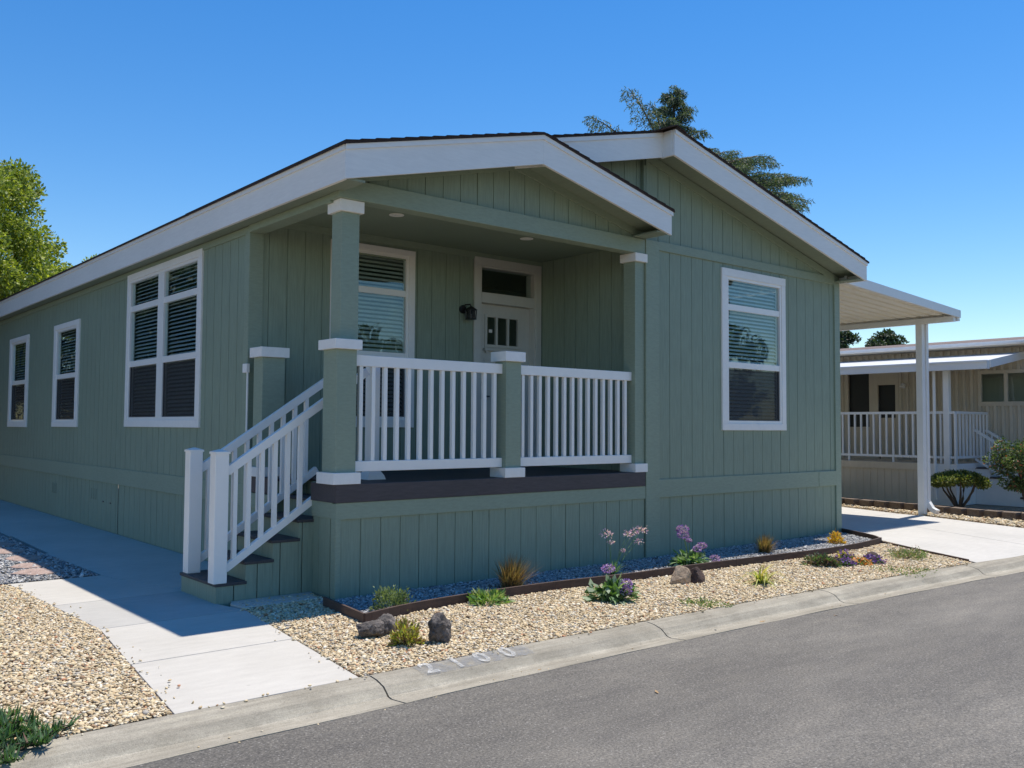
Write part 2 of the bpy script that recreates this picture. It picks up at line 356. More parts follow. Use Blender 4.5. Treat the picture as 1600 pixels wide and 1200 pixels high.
# ------------------------------------------------------------------ gravel
t_ = (1+5**.5)/2
ICO = np.array([(-1,t_,0),(1,t_,0),(-1,-t_,0),(1,-t_,0),(0,-1,t_),(0,1,t_),(0,-1,-t_),(0,1,-t_),(t_,0,-1),(t_,0,1),(-t_,0,-1),(-t_,0,1)], float); ICO /= np.linalg.norm(ICO[0])
ICOF = np.array([(0,11,5),(0,5,1),(0,1,7),(0,7,10),(0,10,11),(1,5,9),(5,11,4),(11,10,2),(10,7,6),(7,1,8),(3,9,4),(3,4,2),(3,2,6),(3,6,8),(3,8,9),(4,9,5),(2,4,11),(6,2,10),(8,6,7),(9,8,1)])
def inpoly(P, poly):
    x, y = P[:, 0], P[:, 1]; r = np.zeros(len(P), bool); n = len(poly)
    for i in range(n):
        x0, y0 = poly[i]; x1, y1 = poly[(i+1) % n]
        c = ((y0 > y) != (y1 > y)); r ^= c & (x < (x1-x0)*(y-y0)/(y1-y0+1e-12)+x0)
    return r
def pebbles(name, poly, dens, size, pal, w, z0=-.004, cut=None):
    poly = [tuple(map(float, p)) for p in poly]; a = np.array(poly); lo, hi = a.min(0), a.max(0)
    n = int(dens*(hi-lo).prod()); P = rng.uniform(lo, hi, (n, 2)); P = P[inpoly(P, poly)]
    if cut is not None: P = P[cut(P)]
    n = len(P)
    sx = size*rng.lognormal(0, .28, n); sy = sx*rng.uniform(.55, .95, n); sz = sx*rng.uniform(.30, .52, n)
    V = ICO[None]*(1+rng.normal(0, .13, (n, 12, 1)))*np.stack([sx, sy, sz], 1)[:, None]
    th = rng.uniform(0, 6.283, n); ti = rng.normal(0, .38, n); c, s = np.cos(ti), np.sin(ti)
    V = np.stack([V[..., 0]*c[:, None]+V[..., 2]*s[:, None], V[..., 1], -V[..., 0]*s[:, None]+V[..., 2]*c[:, None]], -1)
    c, s = np.cos(th)[:, None], np.sin(th)[:, None]
    V = np.stack([V[..., 0]*c-V[..., 1]*s, V[..., 0]*s+V[..., 1]*c, V[..., 2]], -1)
    V[..., 0] += P[:, :1]; V[..., 1] += P[:, 1:]; V[..., 2] += (z0+sz*.8+rng.uniform(0, .012, n)*(size/.015))[:, None]
    F_ = (ICOF[None]+12*np.arange(n)[:, None, None]).reshape(-1, 3)
    pc = np.array(pal)[rng.choice(len(pal), n, p=np.array(w)/sum(w))]*rng.uniform(.8, 1.15, (n, 1))
    me = fast_mesh(name, V.reshape(-1, 3), F_, np.repeat(pc, 12, 0))
    return structure(link(name, me, M['pebble'], None, True), 'stuff')
TAN = [(.64,.51,.31), (.70,.61,.44), (.54,.40,.22), (.58,.46,.29), (.32,.20,.11), (.36,.33,.28), (.48,.23,.12), (.74,.67,.54)]
TW = [28, 17, 16, 19, 5, 5, 1.6, 7]
GREY = [(.33,.33,.33), (.22,.22,.23), (.46,.46,.45), (.12,.12,.12), (.38,.35,.31), (.58,.57,.55)]
GW = [25, 20, 20, 10, 10, 12]
eo = [(x-.01, y-.025) for x, y in edge_pts]
front_poly = [(-.72,.35), (-.775,.09), (-1.075,-2.18)] + [(x, yb(x)+.006) for x in np.linspace(-1.06, 6.45, 14)] + [(7.60,-.80), (7.36,-1.02)] + eo[::-1] + [(-.05,-.10), (-.05,.33)]
pebbles('tan_gravel', front_poly, 6600, .0103, TAN, TW)
pebbles('tan_gravel', [(-4.6,-2.2), (-2.165,-2.2), (-1.88,.04), (-1.97,2.42), (-4.6,2.42)], 6600, .0103, TAN, TW)
inner = [(x+.012, y+.02) for x, y in edge_pts] + [(7.60,-.66), (7.98,-.03), (-.2,-.03)]
pebbles('grey_gravel', inner, 6000, .0105, GREY, GW)
pebbles('grey_gravel', [(-4.2,2.5), (-1.98,2.5), (-1.19,2.5), (-1.22,4.4), (-1.18,9.5), (-2.6,9.5), (-4.2,6)], 3600, .0125, GREY, GW)
pebbles('tan_gravel', [(11.45,.42), (10.75,-1.43), (10.95,-2.7), (14.5,-3.2), (12.3,-1.6), (11.85,-1.1), (11.98,.44), (12.2,2.3), (12.4,3.4), (12.1,3.6), (11.9,2.2)], 1200, .02, TAN, TW)

def near_line(pts, wd):
    A = [np.array(p, float) for p in pts]
    def f(P):
        d = np.full(len(P), 9.)
        for a, b in zip(A[:-1], A[1:]):
            t = np.clip(((P-a)@(b-a))/((b-a)@(b-a)), 0, 1)[:, None]; d = np.minimum(d, np.linalg.norm(P-(a+t*(b-a)), axis=1))
        return rng.uniform(0, 1, len(P)) < np.exp(-d/wd)
    return f
kl = [(x, yb(x)) for x in np.linspace(-3.2, 6.4, 20)]
pebbles('stray_gravel', [(x, y-.10) for x, y in kl]+kl[::-1], 420, .0095, TAN, TW, z0=.006, cut=near_line(kl, .025))
pebbles('stray_gravel', [(-2.15,-2.18), (-1.98,-2.18), (-1.70,.04), (-1.80,2.4), (-1.95,2.4), (-1.865,.04)], 500, .0095, TAN, TW, z0=.004, cut=near_line([(-2.15,-2.2), (-1.87,.04), (-1.96,2.45)], .03))
pebbles('stray_gravel', [(-1.25,-2.18), (-1.08,-2.18), (-.78,.08), (-.95,.08)], 400, .0095, TAN, TW, z0=.004, cut=near_line([(-1.08,-2.2), (-.775,.09)], .03))
pebbles('stray_gravel', [(x, y-.44) for x, y in kl]+[(x, y-.30) for x, y in kl][::-1], 60, .006, TAN, TW, z0=-.070)
# ------------------------------------------------------------------ manufactured house
H = thing('manufactured_house', (0,0,0), 'sage green manufactured house with white trim and a covered front porch', 'house')
W = 8.02; XM = 3.888; LEN = 17.0; RID = 3.96
G, GW_ = .2032, .0075
def siding(name, to, u0, u1, z0, z1, holes=(), phase=0., parent=H, mat=None, pitch=G, gap=GW_, d=.007):
    """boards with real grooves; to(u, z, depth) -> world; z0/z1 numbers or functions; holes (ua, ub, za, zb)"""
    mb = MB(); zf0 = z0 if callable(z0) else (lambda u: z0); zf1 = z1 if callable(z1) else (lambda u: z1)
    cuts = {u0, u1}
    for h in holes: cuts |= {h[0], h[1]}
    if callable(z1): cuts |= set(getattr(z1, 'breaks', ()))
    k = math.floor((u0-phase)/pitch)-1; gr = []
    while phase+k*pitch < u1+pitch:
        a = phase+k*pitch; g2 = gap/2*(1.55 if k % 6 == 0 else random.uniform(.75, 1.15)); gr.append((a-g2, a+g2)); cuts |= {a-g2, a+g2}; k += 1
    us = sorted(c for c in cuts if u0-1e-9 <= c <= u1+1e-9)
    def isg(m): return any(a < m < b for a, b in gr)
    for a, b in zip(us[:-1], us[1:]):
        if b-a < 1e-6: continue
        m = (a+b)/2; dep = d if isg(m) else 0
        segs = [('lo', 'hi')]; hh = sorted([(h[2], h[3]) for h in holes if h[0] < m < h[1]])
        lo = None; spans = []
        cur = None
        for za, zb in hh: spans.append((cur, za)); cur = zb
        spans.append((cur, None))
        for s0, s1 in spans:
            za0, zb0 = (zf0(a), zf0(b)) if s0 is None else (s0, s0)
            za1, zb1 = (zf1(a), zf1(b)) if s1 is None else (s1, s1)
            if za1 <= za0+1e-4 and zb1 <= zb0+1e-4: continue
            mb.quad(to(a, za0, dep), to(b, zb0, dep), to(b, zb1, dep), to(a, za1, dep))
            if dep:
                mb.quad(to(a, za0, 0), to(a, za0, dep), to(a, za1, dep), to(a, za1, 0))
                mb.quad(to(b, zb0, dep), to(b, zb0, 0), to(b, zb1, 0), to(b, zb1, dep))
    return mb.build(name, mat or M['siding'], parent)
FR = lambda u, z, d: (u, d, z)
LF = lambda u, z, d: (d, u, z)

# --- windows --------------------------------------------------------------
def window(name, to, o, cols, rows, parent=H, depth=.034, screens=True, casing=None, mat_frame=None):
    """o = outer trim (u0,u1,z0,z1); cols/rows = glass spans. d>0 is into the wall"""
    u0, u1, z0, z1 = o; cm = casing or M['white']; g0, g1 = cols[0][0], cols[-1][1]; h0, h1 = rows[0][0], rows[-1][1]
    def bx(mb, a, b, c, d_, p, q):   # box in wall frame
        P, Q = Vector(to(a, c, p)), Vector(to(b, d_, q)); mb.box(P.x, P.y, P.z, Q.x, Q.y, Q.z)
    root = MB(); e = .03; cw = .035
    # casing boards butt against each other
    bx(root, u0, u1, h1+cw, z1, -.024, .012); bx(root, u0, u1, z0, h0-cw, -.024, .012)
    bx(root, u0, g0-cw, h0-cw, h1+cw, -.022, .012); bx(root, g1+cw, u1, h0-cw, h1+cw, -.022, .012)
    wnd = root.build(name, cm, parent, bevel=.003)
    fr = MB()
    bx(fr, g0-cw, g1+cw, h1, h1+cw, -.012, depth+.02); bx(fr, g0-cw, g1+cw, h0-cw, h0, -.012, depth+.02)
    bx(fr, g0-cw, g0, h0, h1, -.012, depth+.02); bx(fr, g1, g1+cw, h0, h1, -.012, depth+.02)
    for (a, b), (c, d_) in zip(cols[:-1], cols[1:]): bx(fr, b, c, h0, h1, -.010, depth+.018)
    for (a, b), (c, d_) in zip(rows[:-1], rows[1:]):
        for ca, cb_ in cols: bx(fr, ca, cb_, b, c, -.004, depth+.015)
    fr.build('frame', M['vinyl'], wnd, bevel=.002)
    for i, (ca, cb_) in enumerate(cols):
        for j, (ra, rb) in enumerate(rows):
            dd = depth if j == 0 else depth-.02
            MB().quad(to(ca, ra, dd), to(cb_, ra, dd), to(cb_, rb, dd), to(ca, rb, dd)).build('pane', M['glass'], wnd)
            if j == 0 and screens:
                MB().quad(to(ca+.012, ra+.012, dd-.02), to(cb_-.012, ra+.012, dd-.02), to(cb_-.012, rb-.012, dd-.02), to(ca+.012, rb-.012, dd-.02)).build('insect_screen', M['screen'], wnd)
                sf = MB(); bx(sf, ca, ca+.012, ra, rb, dd-.03, dd-.01); bx(sf, cb_-.012, cb_, ra, rb, dd-.03, dd-.01); bx(sf, ca+.012, cb_-.012, ra, ra+.012, dd-.03, dd-.01)
                sf.build('screen_frame', M['nickel'], wnd)
    bl = MB(); z = h1-.01; tilt = .016
    for ca, cb_ in cols:
        z = h1-.02
        while z > h0+.01:
            jz = random.uniform(-.002, .002)
            bl.quad(to(ca-.01, z-tilt+jz, depth+.018), to(cb_+.01, z-tilt-jz, depth+.018), to(cb_+.01, z+tilt, depth+.058), to(ca-.01, z+tilt, depth+.058)); z -= .047
    bl.build('blinds', M['blind'], wnd)
    # dark room liner right behind the blinds is the house's own interior
    return wnd

ROWS3 = [(1.553,2.208), (2.283,2.93), (3.005,3.31)]
ROWS2 = [(1.53,2.175), (2.25,2.93)]
win_front = (5.305, 6.677, 1.433, 3.445); wf_c = [(5.447, 6.553)]
win_left = (3.03, 5.58, 1.43, 3.425); wl_c = [(3.185, 4.24), (4.44, 5.465)]
win_2 = (7.79, 9.23, 1.415, 3.05); w2_c = [(7.98, 9.06)]
win_1 = (10.95, 12.41, 1.40, 3.045); w1_c = [(11.16, 12.24)]
def hole(c, r): return (c[0][0]-.035, c[-1][1]+.035, r[0][0]-.035, r[-1][1]+.035)

# front wall, right module
def rakeR(u): return 4.785-.242*abs(u-RID)-.16
rakeR.breaks = (RID,)
siding('front_wall', FR, 4.10, 7.90, .86, 3.50, [hole(wf_c, ROWS3)], phase=4.13)
siding('front_skirting', FR, 4.10, 7.90, -.05, .67, phase=4.13)
siding('front_gable_siding', FR, XM+.02, W, 3.60, rakeR, phase=4.13)
# left wall
siding('side_wall', LF, 1.90, LEN, .86, 3.41, [hole(wl_c, ROWS3), hole(w2_c, ROWS2), hole(w1_c, ROWS2)], phase=1.90)
siding('side_skirting', LF, 1.25, 5.795, -.05, .66, phase=1.90)
siding('side_skirting', LF, 5.815, LEN, -.05, .66, phase=5.9)
MB().box(.03, 5.79, -.05, .05, 5.82, .66).build('skirting_gap', M['dark'], H)
window('window', FR, win_front, wf_c, ROWS3)['label'] = 'tall three-part window in the street front'
window('window', LF, win_left, wl_c, ROWS3)['label'] = 'wide six-pane side window'
window('window', LF, win_2, w2_c, ROWS2)
window('window', LF, win_1, w1_c, ROWS2)
# porch back wall
BY = 1.803
PB = lambda u, z, d: (u, BY+d, z)
pw = (.90, 1.984, 1.445, 3.465); pw_c = [(1.03, 1.866)]
dhole = (2.945, 3.84, .90, 3.425)
siding('porch_wall', PB, .13, 3.94, .90, 3.52, [hole(pw_c, ROWS3), dhole], phase=.40)
window('window', PB, pw, pw_c, [(1.565,2.21), (2.287,2.93), (3.0,3.365)], casing=M['white'])
# porch right side wall
PX = 3.94
PR = lambda u, z, d: (PX+d, u, z)
siding('porch_wall', PR, .02, BY, .90, 3.58, phase=.55)
# trims on walls
tr = MB()
tr.box(XM+.012, -.022, -.05, 4.13, .01, 3.60)                        # corner board right of porch
tr.box(7.895, -.022, -.05, W+.01, .012, 3.52)                        # far corner board
tr.box(4.13, -.019, .665, 7.895, .008, .872)                         # belt
tr.box(4.13, -.019, 3.50, 7.895, .008, 3.605); tr.box(7.895,-.019, 3.52, W+.008, .008, 3.605)
tr.build('corner_trim', M['trim'], H, bevel=.003)
MB().box(7.45, -.024, .668, 7.892, -.0195, .870).build('belt_patch', M['trim'], H, bevel=.002)
rk = MB()
rk.prism([(RID, -.020, 4.785-.19), (W, -.020, 4.785-.19-.242*(W-RID)), (W, -.020, 4.785-.29-.242*(W-RID)), (RID, -.020, 4.785-.29)], (0,.019,0))
rk.prism([(XM+.02, -.020, 4.55), (RID-.001, -.020, 4.594), (RID-.001, -.020, 4.494), (XM+.02, -.020, 4.45)], (0,.019,0))
rk.build('rake_trim', M['trim'], H)
ts = MB()
ts.box(-.020, 1.803, -.05, .01, 1.90, 3.40)                          # corner board at porch end of the side wall
ts.box(-.018, 1.25, .655, .01, 1.803, .80); ts.box(-.018, 1.90, .66, .008, LEN, .87)
ts.box(-.016, 1.803, 3.40, .01, LEN, 3.475)
ts.build('side_trim', M['trim'], H, bevel=.003)
MB().box(-.018, 1.790, .90, .13, 1.802, 3.42).build('corner_trim', M['trim'], H)
MB().box(.131, 1.782, 3.50, 3.94, 1.80, 3.585).build('ceiling_trim', M['trim'], H)
# other shell walls (seen only from the side or through glass)
sh = MB()
sh.box(W-.03, .013, -.05, W, LEN, 3.5); sh.box(.02, LEN-.03, -.05, W-.03, LEN, 3.5)
sh.build('rear_wall', M['siding'], H)
MB().box(.15, BY+.15, .80, W-.04, LEN-.04, .90).box(4.15, .02, .80, W-.04, BY+.15, .90).build('inner_floor', M['deck'], H)
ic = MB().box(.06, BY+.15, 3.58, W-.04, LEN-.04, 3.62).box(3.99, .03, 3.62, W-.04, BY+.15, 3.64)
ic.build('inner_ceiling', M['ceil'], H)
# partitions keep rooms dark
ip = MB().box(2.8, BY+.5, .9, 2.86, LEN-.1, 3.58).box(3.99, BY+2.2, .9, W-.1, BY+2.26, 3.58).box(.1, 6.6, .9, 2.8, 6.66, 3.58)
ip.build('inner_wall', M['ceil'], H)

# --- roof -----------------------------------------------------------------
def zl(x): return 3.76+.2470*(x+.187)            # left roof plane (top of fascia)
ZR = zl(RID)
def zr(x): return ZR-.2395*(x-RID)
PK = 1.99; ZP = zl(PK)
def zp(x): return ZP-.2355*(x-PK)
YF, YM = -.39, -.225
rf = MB(); tk = .022
def sheet(mb, pts, th): mb.prism([(x, y, z) for x, y, z in pts], (0,0,th))
sheet(rf, [(-.215, YF-.025, zl(-.215)), (PK, YF-.025, zl(PK)), (PK, YM-.02, zl(PK)), (RID, YM-.02, zl(RID)), (RID, LEN+.3, zl(RID)), (-.215, LEN+.3, zl(-.215))], tk)
sheet(rf, [(RID+.001, YF-.025, ZR), (8.15, YF-.025, zr(8.15)), (8.15, LEN+.3, zr(8.15)), (RID+.001, LEN+.3, ZR)], tk)
sheet(rf, [(PK+.001, YF-.025, ZP), (3.935, YF-.025, zp(3.935)), (3.935, .13, zp(3.935)), (PK+.001, .13, ZP)], tk)
# shingle butts along the rakes and ridge cap
for i in range(28):
    x = -.2+i*.145
    y0 = YF-.03 if x < PK-.1 else YM-.025
    if x+.15 < RID: rf.prism([(x, y0, zl(x)+tk), (x+.15, y0, zl(x+.15)+tk-.004), (x+.15, y0, zl(x+.15)+tk+.002), (x, y0, zl(x)+tk+.011)], (0, 3.5, 0))
for i in range(28):
    x = RID+.02+i*.15
    if x+.16 < 8.15: rf.prism([(x, YF-.03, zr(x)+tk-.004), (x+.15, YF-.03, zr(x+.15)+tk), (x+.15, YF-.03, zr(x+.15)+tk+.010), (x, YF-.03, zr(x)+tk+.001)], (0, 3.5, 0))
for i in range(13):
    x = PK+.02+i*.147
    rf.prism([(x, YF-.03, zp(x)+tk-.004), (x+.147, YF-.03, zp(x+.147)+tk), (x+.147, YF-.03, zp(x+.147)+tk+.009), (x, YF-.03, zp(x)+tk+.001)], (0, .55, 0))
rf.prism([(RID-.16, YF-.04, zl(RID-.16)+.03), (RID, YF-.04, ZR+.045), (RID+.16, YF-.04, zr(RID+.16)+.03), (RID+.16, YF-.04, zr(RID+.16)+.02), (RID, YF-.04, ZR+.03), (RID-.16, YF-.04, zl(RID-.16)+.02)], (0, LEN, 0))
roof = rf.build('roof', M['shingle'], H)
for i in range(60):   # slightly ragged shingle ends along the eave
    pass
fa = MB(); hf = .285
fa.prism([(-.187, YF+.0285, 3.475), (-.187, YF+.0285, 3.757), (-.157, YF+.0285, 3.757), (-.157, YF+.0285, 3.475)], (0, LEN+.6, 0))
fa.build('fascia', M['fascia'], roof)
fb = MB()
def rake(mb, fz, x0, x1, y, h0, h1, th=.03): mb.prism([(x0, y, fz(x0)-.003), (x1, y, fz(x1)-.003), (x1, y, fz(x1)-h1), (x0, y, fz(x0)-h0)], (0, th, 0))
rake(fb, zl, -.187, PK-.0005, YF-.002, hf, hf); rake(fb, zp, PK+.0005, 3.905, YF-.002, hf, .262)
fb.build('fascia', M['fascia'], roof)
fc = MB()
rake(fc, zl, PK-.2, 3.955, YM-.002, hf-.005, hf-.005); fc.build('fascia', M['fascia'], roof)
fd = MB(); rake(fd, zr, 3.956, 8.115, YF-.002, .29, .26); fd.box(3.945, YF+.03, ZR-.29, 3.975, YM+.02, ZR-.004)
fd.build('fascia', M['fascia'], roof)
MB().prism([(8.115-.03, YF+.03, zr(8.1)-.26), (8.115, YF+.03, zr(8.1)-.26), (8.115, YF+.03, zr(8.115)-.003), (8.115-.03, YF+.03, zr(8.1)-.003)], (0, LEN+.6, 0)).build('fascia', M['fascia'], roof)
# thin drip edge strip on top of each rake fascia
de = MB()
def strip(fz, x0, x1, y): de.prism([(x0, y, fz(x0)-.001), (x1, y, fz(x1)-.001), (x1, y, fz(x1)-.045), (x0, y, fz(x0)-.045)], (0, .012, 0))
strip(zl, -.19, PK-.001, YF-.015); strip(zp, PK, 3.92, YF-.015); strip(zl, PK+.1, 3.94, YM-.015); strip(zr, 3.96, 8.12, YF-.015)
de.box(-.200, YF, 3.715, -.188, LEN+.2, 3.758)
de.build('drip_edge', M['fascia'], roof)
sf = MB()
def soff(fz, x0, x1, y0, y1, dz): sf.prism([(x0, y0, fz(x0)-dz), (x1, y0, fz(x1)-dz), (x1, y0, fz(x1)-dz+.02), (x0, y0, fz(x0)-dz+.02)], (0, y1-y0, 0))
soff(zl, -.15, PK, YF+.03, .02, .18); soff(zp, PK+.001, 3.87, YF+.03, .13, .18); soff(zl, PK+.05, XM+.02, YM+.03, .16, .18); soff(zr, 3.98, 8.08, YF+.03, .02, .18); soff(zr, XM+.021, 3.979, YM+.03, .02, .18)
sf.box(-.157, YF+.03, 3.480, .02, LEN, 3.50); sf.box(W, .02, 3.48, 8.08, LEN, 3.50)
sf.box(3.70, YF+.03, 3.60, 3.90, -.001, 3.615); sf.box(3.87, YF+.03, 3.602, 3.902, -.023, 3.80); sf.box(7.9, YF+.03, 3.535, 8.11, -.001, 3.55)
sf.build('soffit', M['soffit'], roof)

# --- porch front ----------------------------------------------------------
def rakeP(u): return (zl(u) if u < PK else zp(u))-.17
rakeP.breaks = (PK,)
siding('porch_gable_siding', lambda u, z, d: (u, .02+d, z), .12, 3.86, 3.58, rakeP, phase=.28)
rp = MB()
rp.prism([(.02, .0, zl(.02)-.18), (PK-.0005, .0, ZP-.18), (PK-.0005, .0, ZP-.26), (.02, .0, zl(.02)-.26)], (0,.018,0))
rp.prism([(PK+.0005, .0, ZP-.18), (3.87, .0, zp(3.87)-.18), (3.87, .0, zp(3.87)-.26), (PK+.0005, .0, ZP-.26)], (0,.018,0))
rp.build('rake_trim', M['trim'], H)
# recessed gable wall of the left module above the porch roof
def rakeL(u): return zl(u)-.17
siding('upper_gable_siding', lambda u, z, d: (u, .050+d, z), 1.6, XM+.0, lambda u: 3.6, rakeL, phase=1.99, pitch=.2032)
MB().box(XM+.002, .002, 3.62, XM+.018, .058, 4.56).build('corner_trim', M['trim'], H)
MB().prism([(2.1, .030, zl(2.1)-.18), (XM-.001, .030, zl(XM)-.18), (XM-.001, .030, zl(XM)-.235), (2.1, .030, zl(2.1)-.235)], (0,.019,0)).build('rake_trim', M['trim'], H)
bm_ = MB(); bm_.box(-.03, -.012, 3.425, XM+.01, .14, 3.595); bm_.box(-.028, .141, 3.405, .13, 1.80, 3.479)
bm_.build('porch_beam', M['trim'], H, bevel=.004)
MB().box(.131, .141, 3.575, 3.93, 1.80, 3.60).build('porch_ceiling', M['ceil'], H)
MB().box(.10, .141, 3.425, .13, 1.78, 3.575).build('porch_beam', M['trim'], H)
for x, y in ((1.07, .78), (2.80, .78)):
    ring = MB(); n = 24
    ring.tube([(x, y, 3.570), (x, y, 3.5745)], .075, n); r_ = ring.build('ceiling_light', M['white'], H)
    MB().tube([(x, y, 3.566), (x, y, 3.5698)], .052, n).build('lens', M['lens'], r_)
# deck
dk = MB()
n = 0
y = -.012
while y < 1.78:
    x0 = 0. if (y < .42 or y > 1.20) else .345
    y1 = min(y+.139, 1.80)
    x0 = .345 if (y+.07 > .42 and y+.07 < 1.20) else -.012
    dk.box(x0, y, .937, 3.93, y1, .962); y += .143
dk.build('deck_boards', M['deck'], H, bevel=.003)
df = MB(); df.box(-.022, -.024, .808, 3.885, -.006, .962+.001); df.box(-.022, -.006, .808, -.004, .42, .963); df.box(-.022, 1.22, .808, -.004, 1.79, .963)
df.build('deck_fascia', M['deck'], H, bevel=.003)
siding('porch_skirting', FR, .035, XM, -.05, .67, phase=.235)
siding('porch_skirting', LF, .06, .42, -.05, .80, phase=.10)
pt = MB(); pt.box(-.012, -.014, .665, 3.90, .006, .806); pt.box(-.012, -.012, -.05, .035, .004, .665); pt.box(-.013, .004, -.05, .006, .06, .80); pt.box(-.010, .06, .67, .004, .42, .806)
pt.build('porch_trim', M['trim'], H, bevel=.002)
# stair well linings
MB().box(.0, .405, -.05, .345, .42, .93).box(.0, 1.20, -.05, .345, 1.215, .93).box(.345, .42, .2, .36, 1.2, .93).build('stair_lining', M['siding'], H)
# columns
def cap(parent, x0, y0, x1, y1, z0, z1, o=.032): return MB().box(x0-o, y0-o, z0, x1+o, y1+o, z1).build('column_cap', M['white'], parent, bevel=.003)
c1 = MB().box(-.018, .0, .963, .178, .235, 2.125).build('porch_column', M['trim'], H, bevel=.004)
MB().box(.035, .045, 2.20, .212, .215, 3.425).build('column_shaft', M['trim'], c1, bevel=.004)
cap(c1, -.018, 0, .178, .235, .964, 1.062, .034); cap(c1, -.018, 0, .178, .235, 2.120, 2.205, .034); cap(c1, .035, .045, .212, .215, 3.320, 3.424, .03)
c2 = MB().box(1.863, 0, .963, 2.058, .175, 2.11).build('porch_column', M['trim'], H, bevel=.004)
cap(c2, 1.863, 0, 2.058, .175, .964, 1.058); cap(c2, 1.863, 0, 2.058, .175, 2.108, 2.205)
c3 = MB().box(3.745, .004, .963, 3.896, .18, 3.425).build('porch_column', M['trim'], H, bevel=.003)
cap(c3, 3.745, .0, 3.888, .18, .964, 1.058, .030); cap(c3, 3.745, .0, 3.888, .18, 3.330, 3.424, .030)
c4 = MB().box(-.02, 1.44, .963, .215, 1.64, 2.13).build('porch_column', M['trim'], H, bevel=.004)
cap(c4, -.02, 1.44, .215, 1.64, .964, 1.055); cap(c4, -.02, 1.44, .215, 1.64, 2.128, 2.225)
# porch railings
def railing(x0, x1, n, first=None):
    r = MB().box(x0, .055, 1.985, x1, .115, 2.082).build('porch_railing', M['vinyl'], H, bevel=.004)
    MB().box(x0, .055, 1.065, x1, .115, 1.155).build('bottom_rail', M['vinyl'], r, bevel=.004)
    for i in range(n):
        x = x0+.085+(x1-x0-.17)*i/(n-1)
        MB().box(x-.019, .066, 1.155, x+.019, .104, 1.985).build('baluster', M['vinyl'], r, bevel=.003)
    return r
railing(.179, 1.862, 13); railing(2.059, 3.744, 14)
# stairs: treads of composite, sides of siding
st = None; zt_ = [.166, .325, .484, .643, .802]; xt = [-.87, -.62, -.38, -.14, .10, .345]
sides = MB()
SY0, SY1 = .405, 1.17
stairs = MB()
for i, z in enumerate(zt_):
    zb_ = -.05 if i == 0 else zt_[i-1]
    stairs.box(xt[i]+.012, SY0+.012, zb_, xt[i]+.03, SY1-.012, z-.026)
stair = stairs.build('porch_stairs', M['siding'], H)
for i, z in enumerate(zt_):
    MB().box(xt[i]-.012, SY0-.010, z-.026, xt[i+1]+.012, SY1+.010, z).build('tread', M['tread'], stair, bevel=.004)
def stepz(u):
    for i in range(5):
        if u < xt[i+1]-1e-9: return zt_[i]-.026
    return .8
for yy_, sgn in ((SY0, 1), (SY1, -1)):
    s = MB()
    for i in range(4):
        a, b = max(xt[i], -.87)+.002, min(xt[i+1], 0)
        cutsx = [a, b]; k = a
        gl = [x for x in (-.72, -.515, -.31, -.105) if a < x < b]
        pts = [a]+gl+[b]
        for p, q in zip(pts[:-1], pts[1:]):
            s.box(p+(.004 if p in gl else 0), yy_, -.05, q-(.004 if q in gl else 0), yy_+.012*sgn, zt_[i]-.027)
    s.build('stair_side', M['siding'], stair)
MB().box(-.87, .41, -.05, -.862, 1.165, .138).build('stair_front', M['siding'], stair)
# stair railings
SL = .668
def stair_rail(yc, x0, zt0, x1, xb1, nb, post_x):
    r = MB().beam((x0, yc, zt0), (x1, yc, zt0+SL*(x1-x0)), .05, .070).build('stair_railing', M['vinyl'], H, bevel=.004)
    MB().beam((x0, yc, zt0-.80), (xb1, yc, zt0-.80+SL*(xb1-x0)), .05, .062).build('bottom_rail', M['vinyl'], r, bevel=.004)
    for i in range(nb):
        x = x0+.075+i*.1185
        if x > xb1-.02: break
        z = zt0+SL*(x-x0)
        MB().prism([(x-.018, yc-.018, z-.80+.03-.014), (x+.018, yc-.018, z-.80+.03+.014), (x+.018, yc-.018, z-.035+.012), (x-.018, yc-.018, z-.035-.012)], (0,.036,0)).build('baluster', M['vinyl'], r)
    p = MB().box(post_x, yc-.058, .166, post_x+.116, yc+.058, 1.235).build('newel_post', M['vinyl'], r, bevel=.005)
    MB().box(post_x-.006, yc-.064, 1.225, post_x+.122, yc+.064, 1.243).frustum(post_x+.058, yc, 1.243, 1.262, .062, .008).build('post_cap', M['vinyl'], p)
    return r
stair_rail(.445, -.785, 1.075, .55, .02, 7, -.902)
stair_rail(1.105, -.745, 1.075, .62, .40, 12, -.862)
# square post with flared foot at the head of the stairs
for (px, py) in ((.66, .52), (.68, 1.105)):
    ps = MB().box(px-.05, py-.05, .962, px+.05, py+.05, 2.09).build('newel_post', M['vinyl'], H, bevel=.004)
    MB().frustum(px, py, .963, 1.00, .095, .085).frustum(px, py, 1.00, 1.05, .085, .054).build('post_foot', M['vinyl'], ps)
    MB().box(px-.058, py-.058, 2.09, px+.058, py+.058, 2.105).build('post_cap', M['vinyl'], ps)
# --- front door -----------------------------------------------------------
dc = MB()
dc.box(2.845, BY-.026, 3.425, 3.932, BY+.005, 3.522); dc.box(2.845, BY-.024, .963, 2.945, BY+.005, 3.425); dc.box(3.84, BY-.024, .963, 3.932, BY+.005, 3.425)
dr_ = dc.build('front_door', M['door'], H, bevel=.003)
jb = MB(); jb.box(2.945, BY-.012, .963, 2.965, BY+.15, 3.425); jb.box(3.82, BY-.012, .963, 3.84, BY+.15, 3.425); jb.box(2.965, BY-.010, 3.405, 3.82, BY+.15, 3.425)
jb.box(2.965, BY-.014, 2.975, 3.82, BY+.15, 3.10)
jb.build('door_frame', M['door'], dr_, bevel=.002)
MB().quad((2.965, BY+.06, 3.10), (3.82, BY+.06, 3.10), (3.82, BY+.06, 3.405), (2.965, BY+.06, 3.405)).build('transom_pane', M['glass'], dr_)
DY = BY+.085
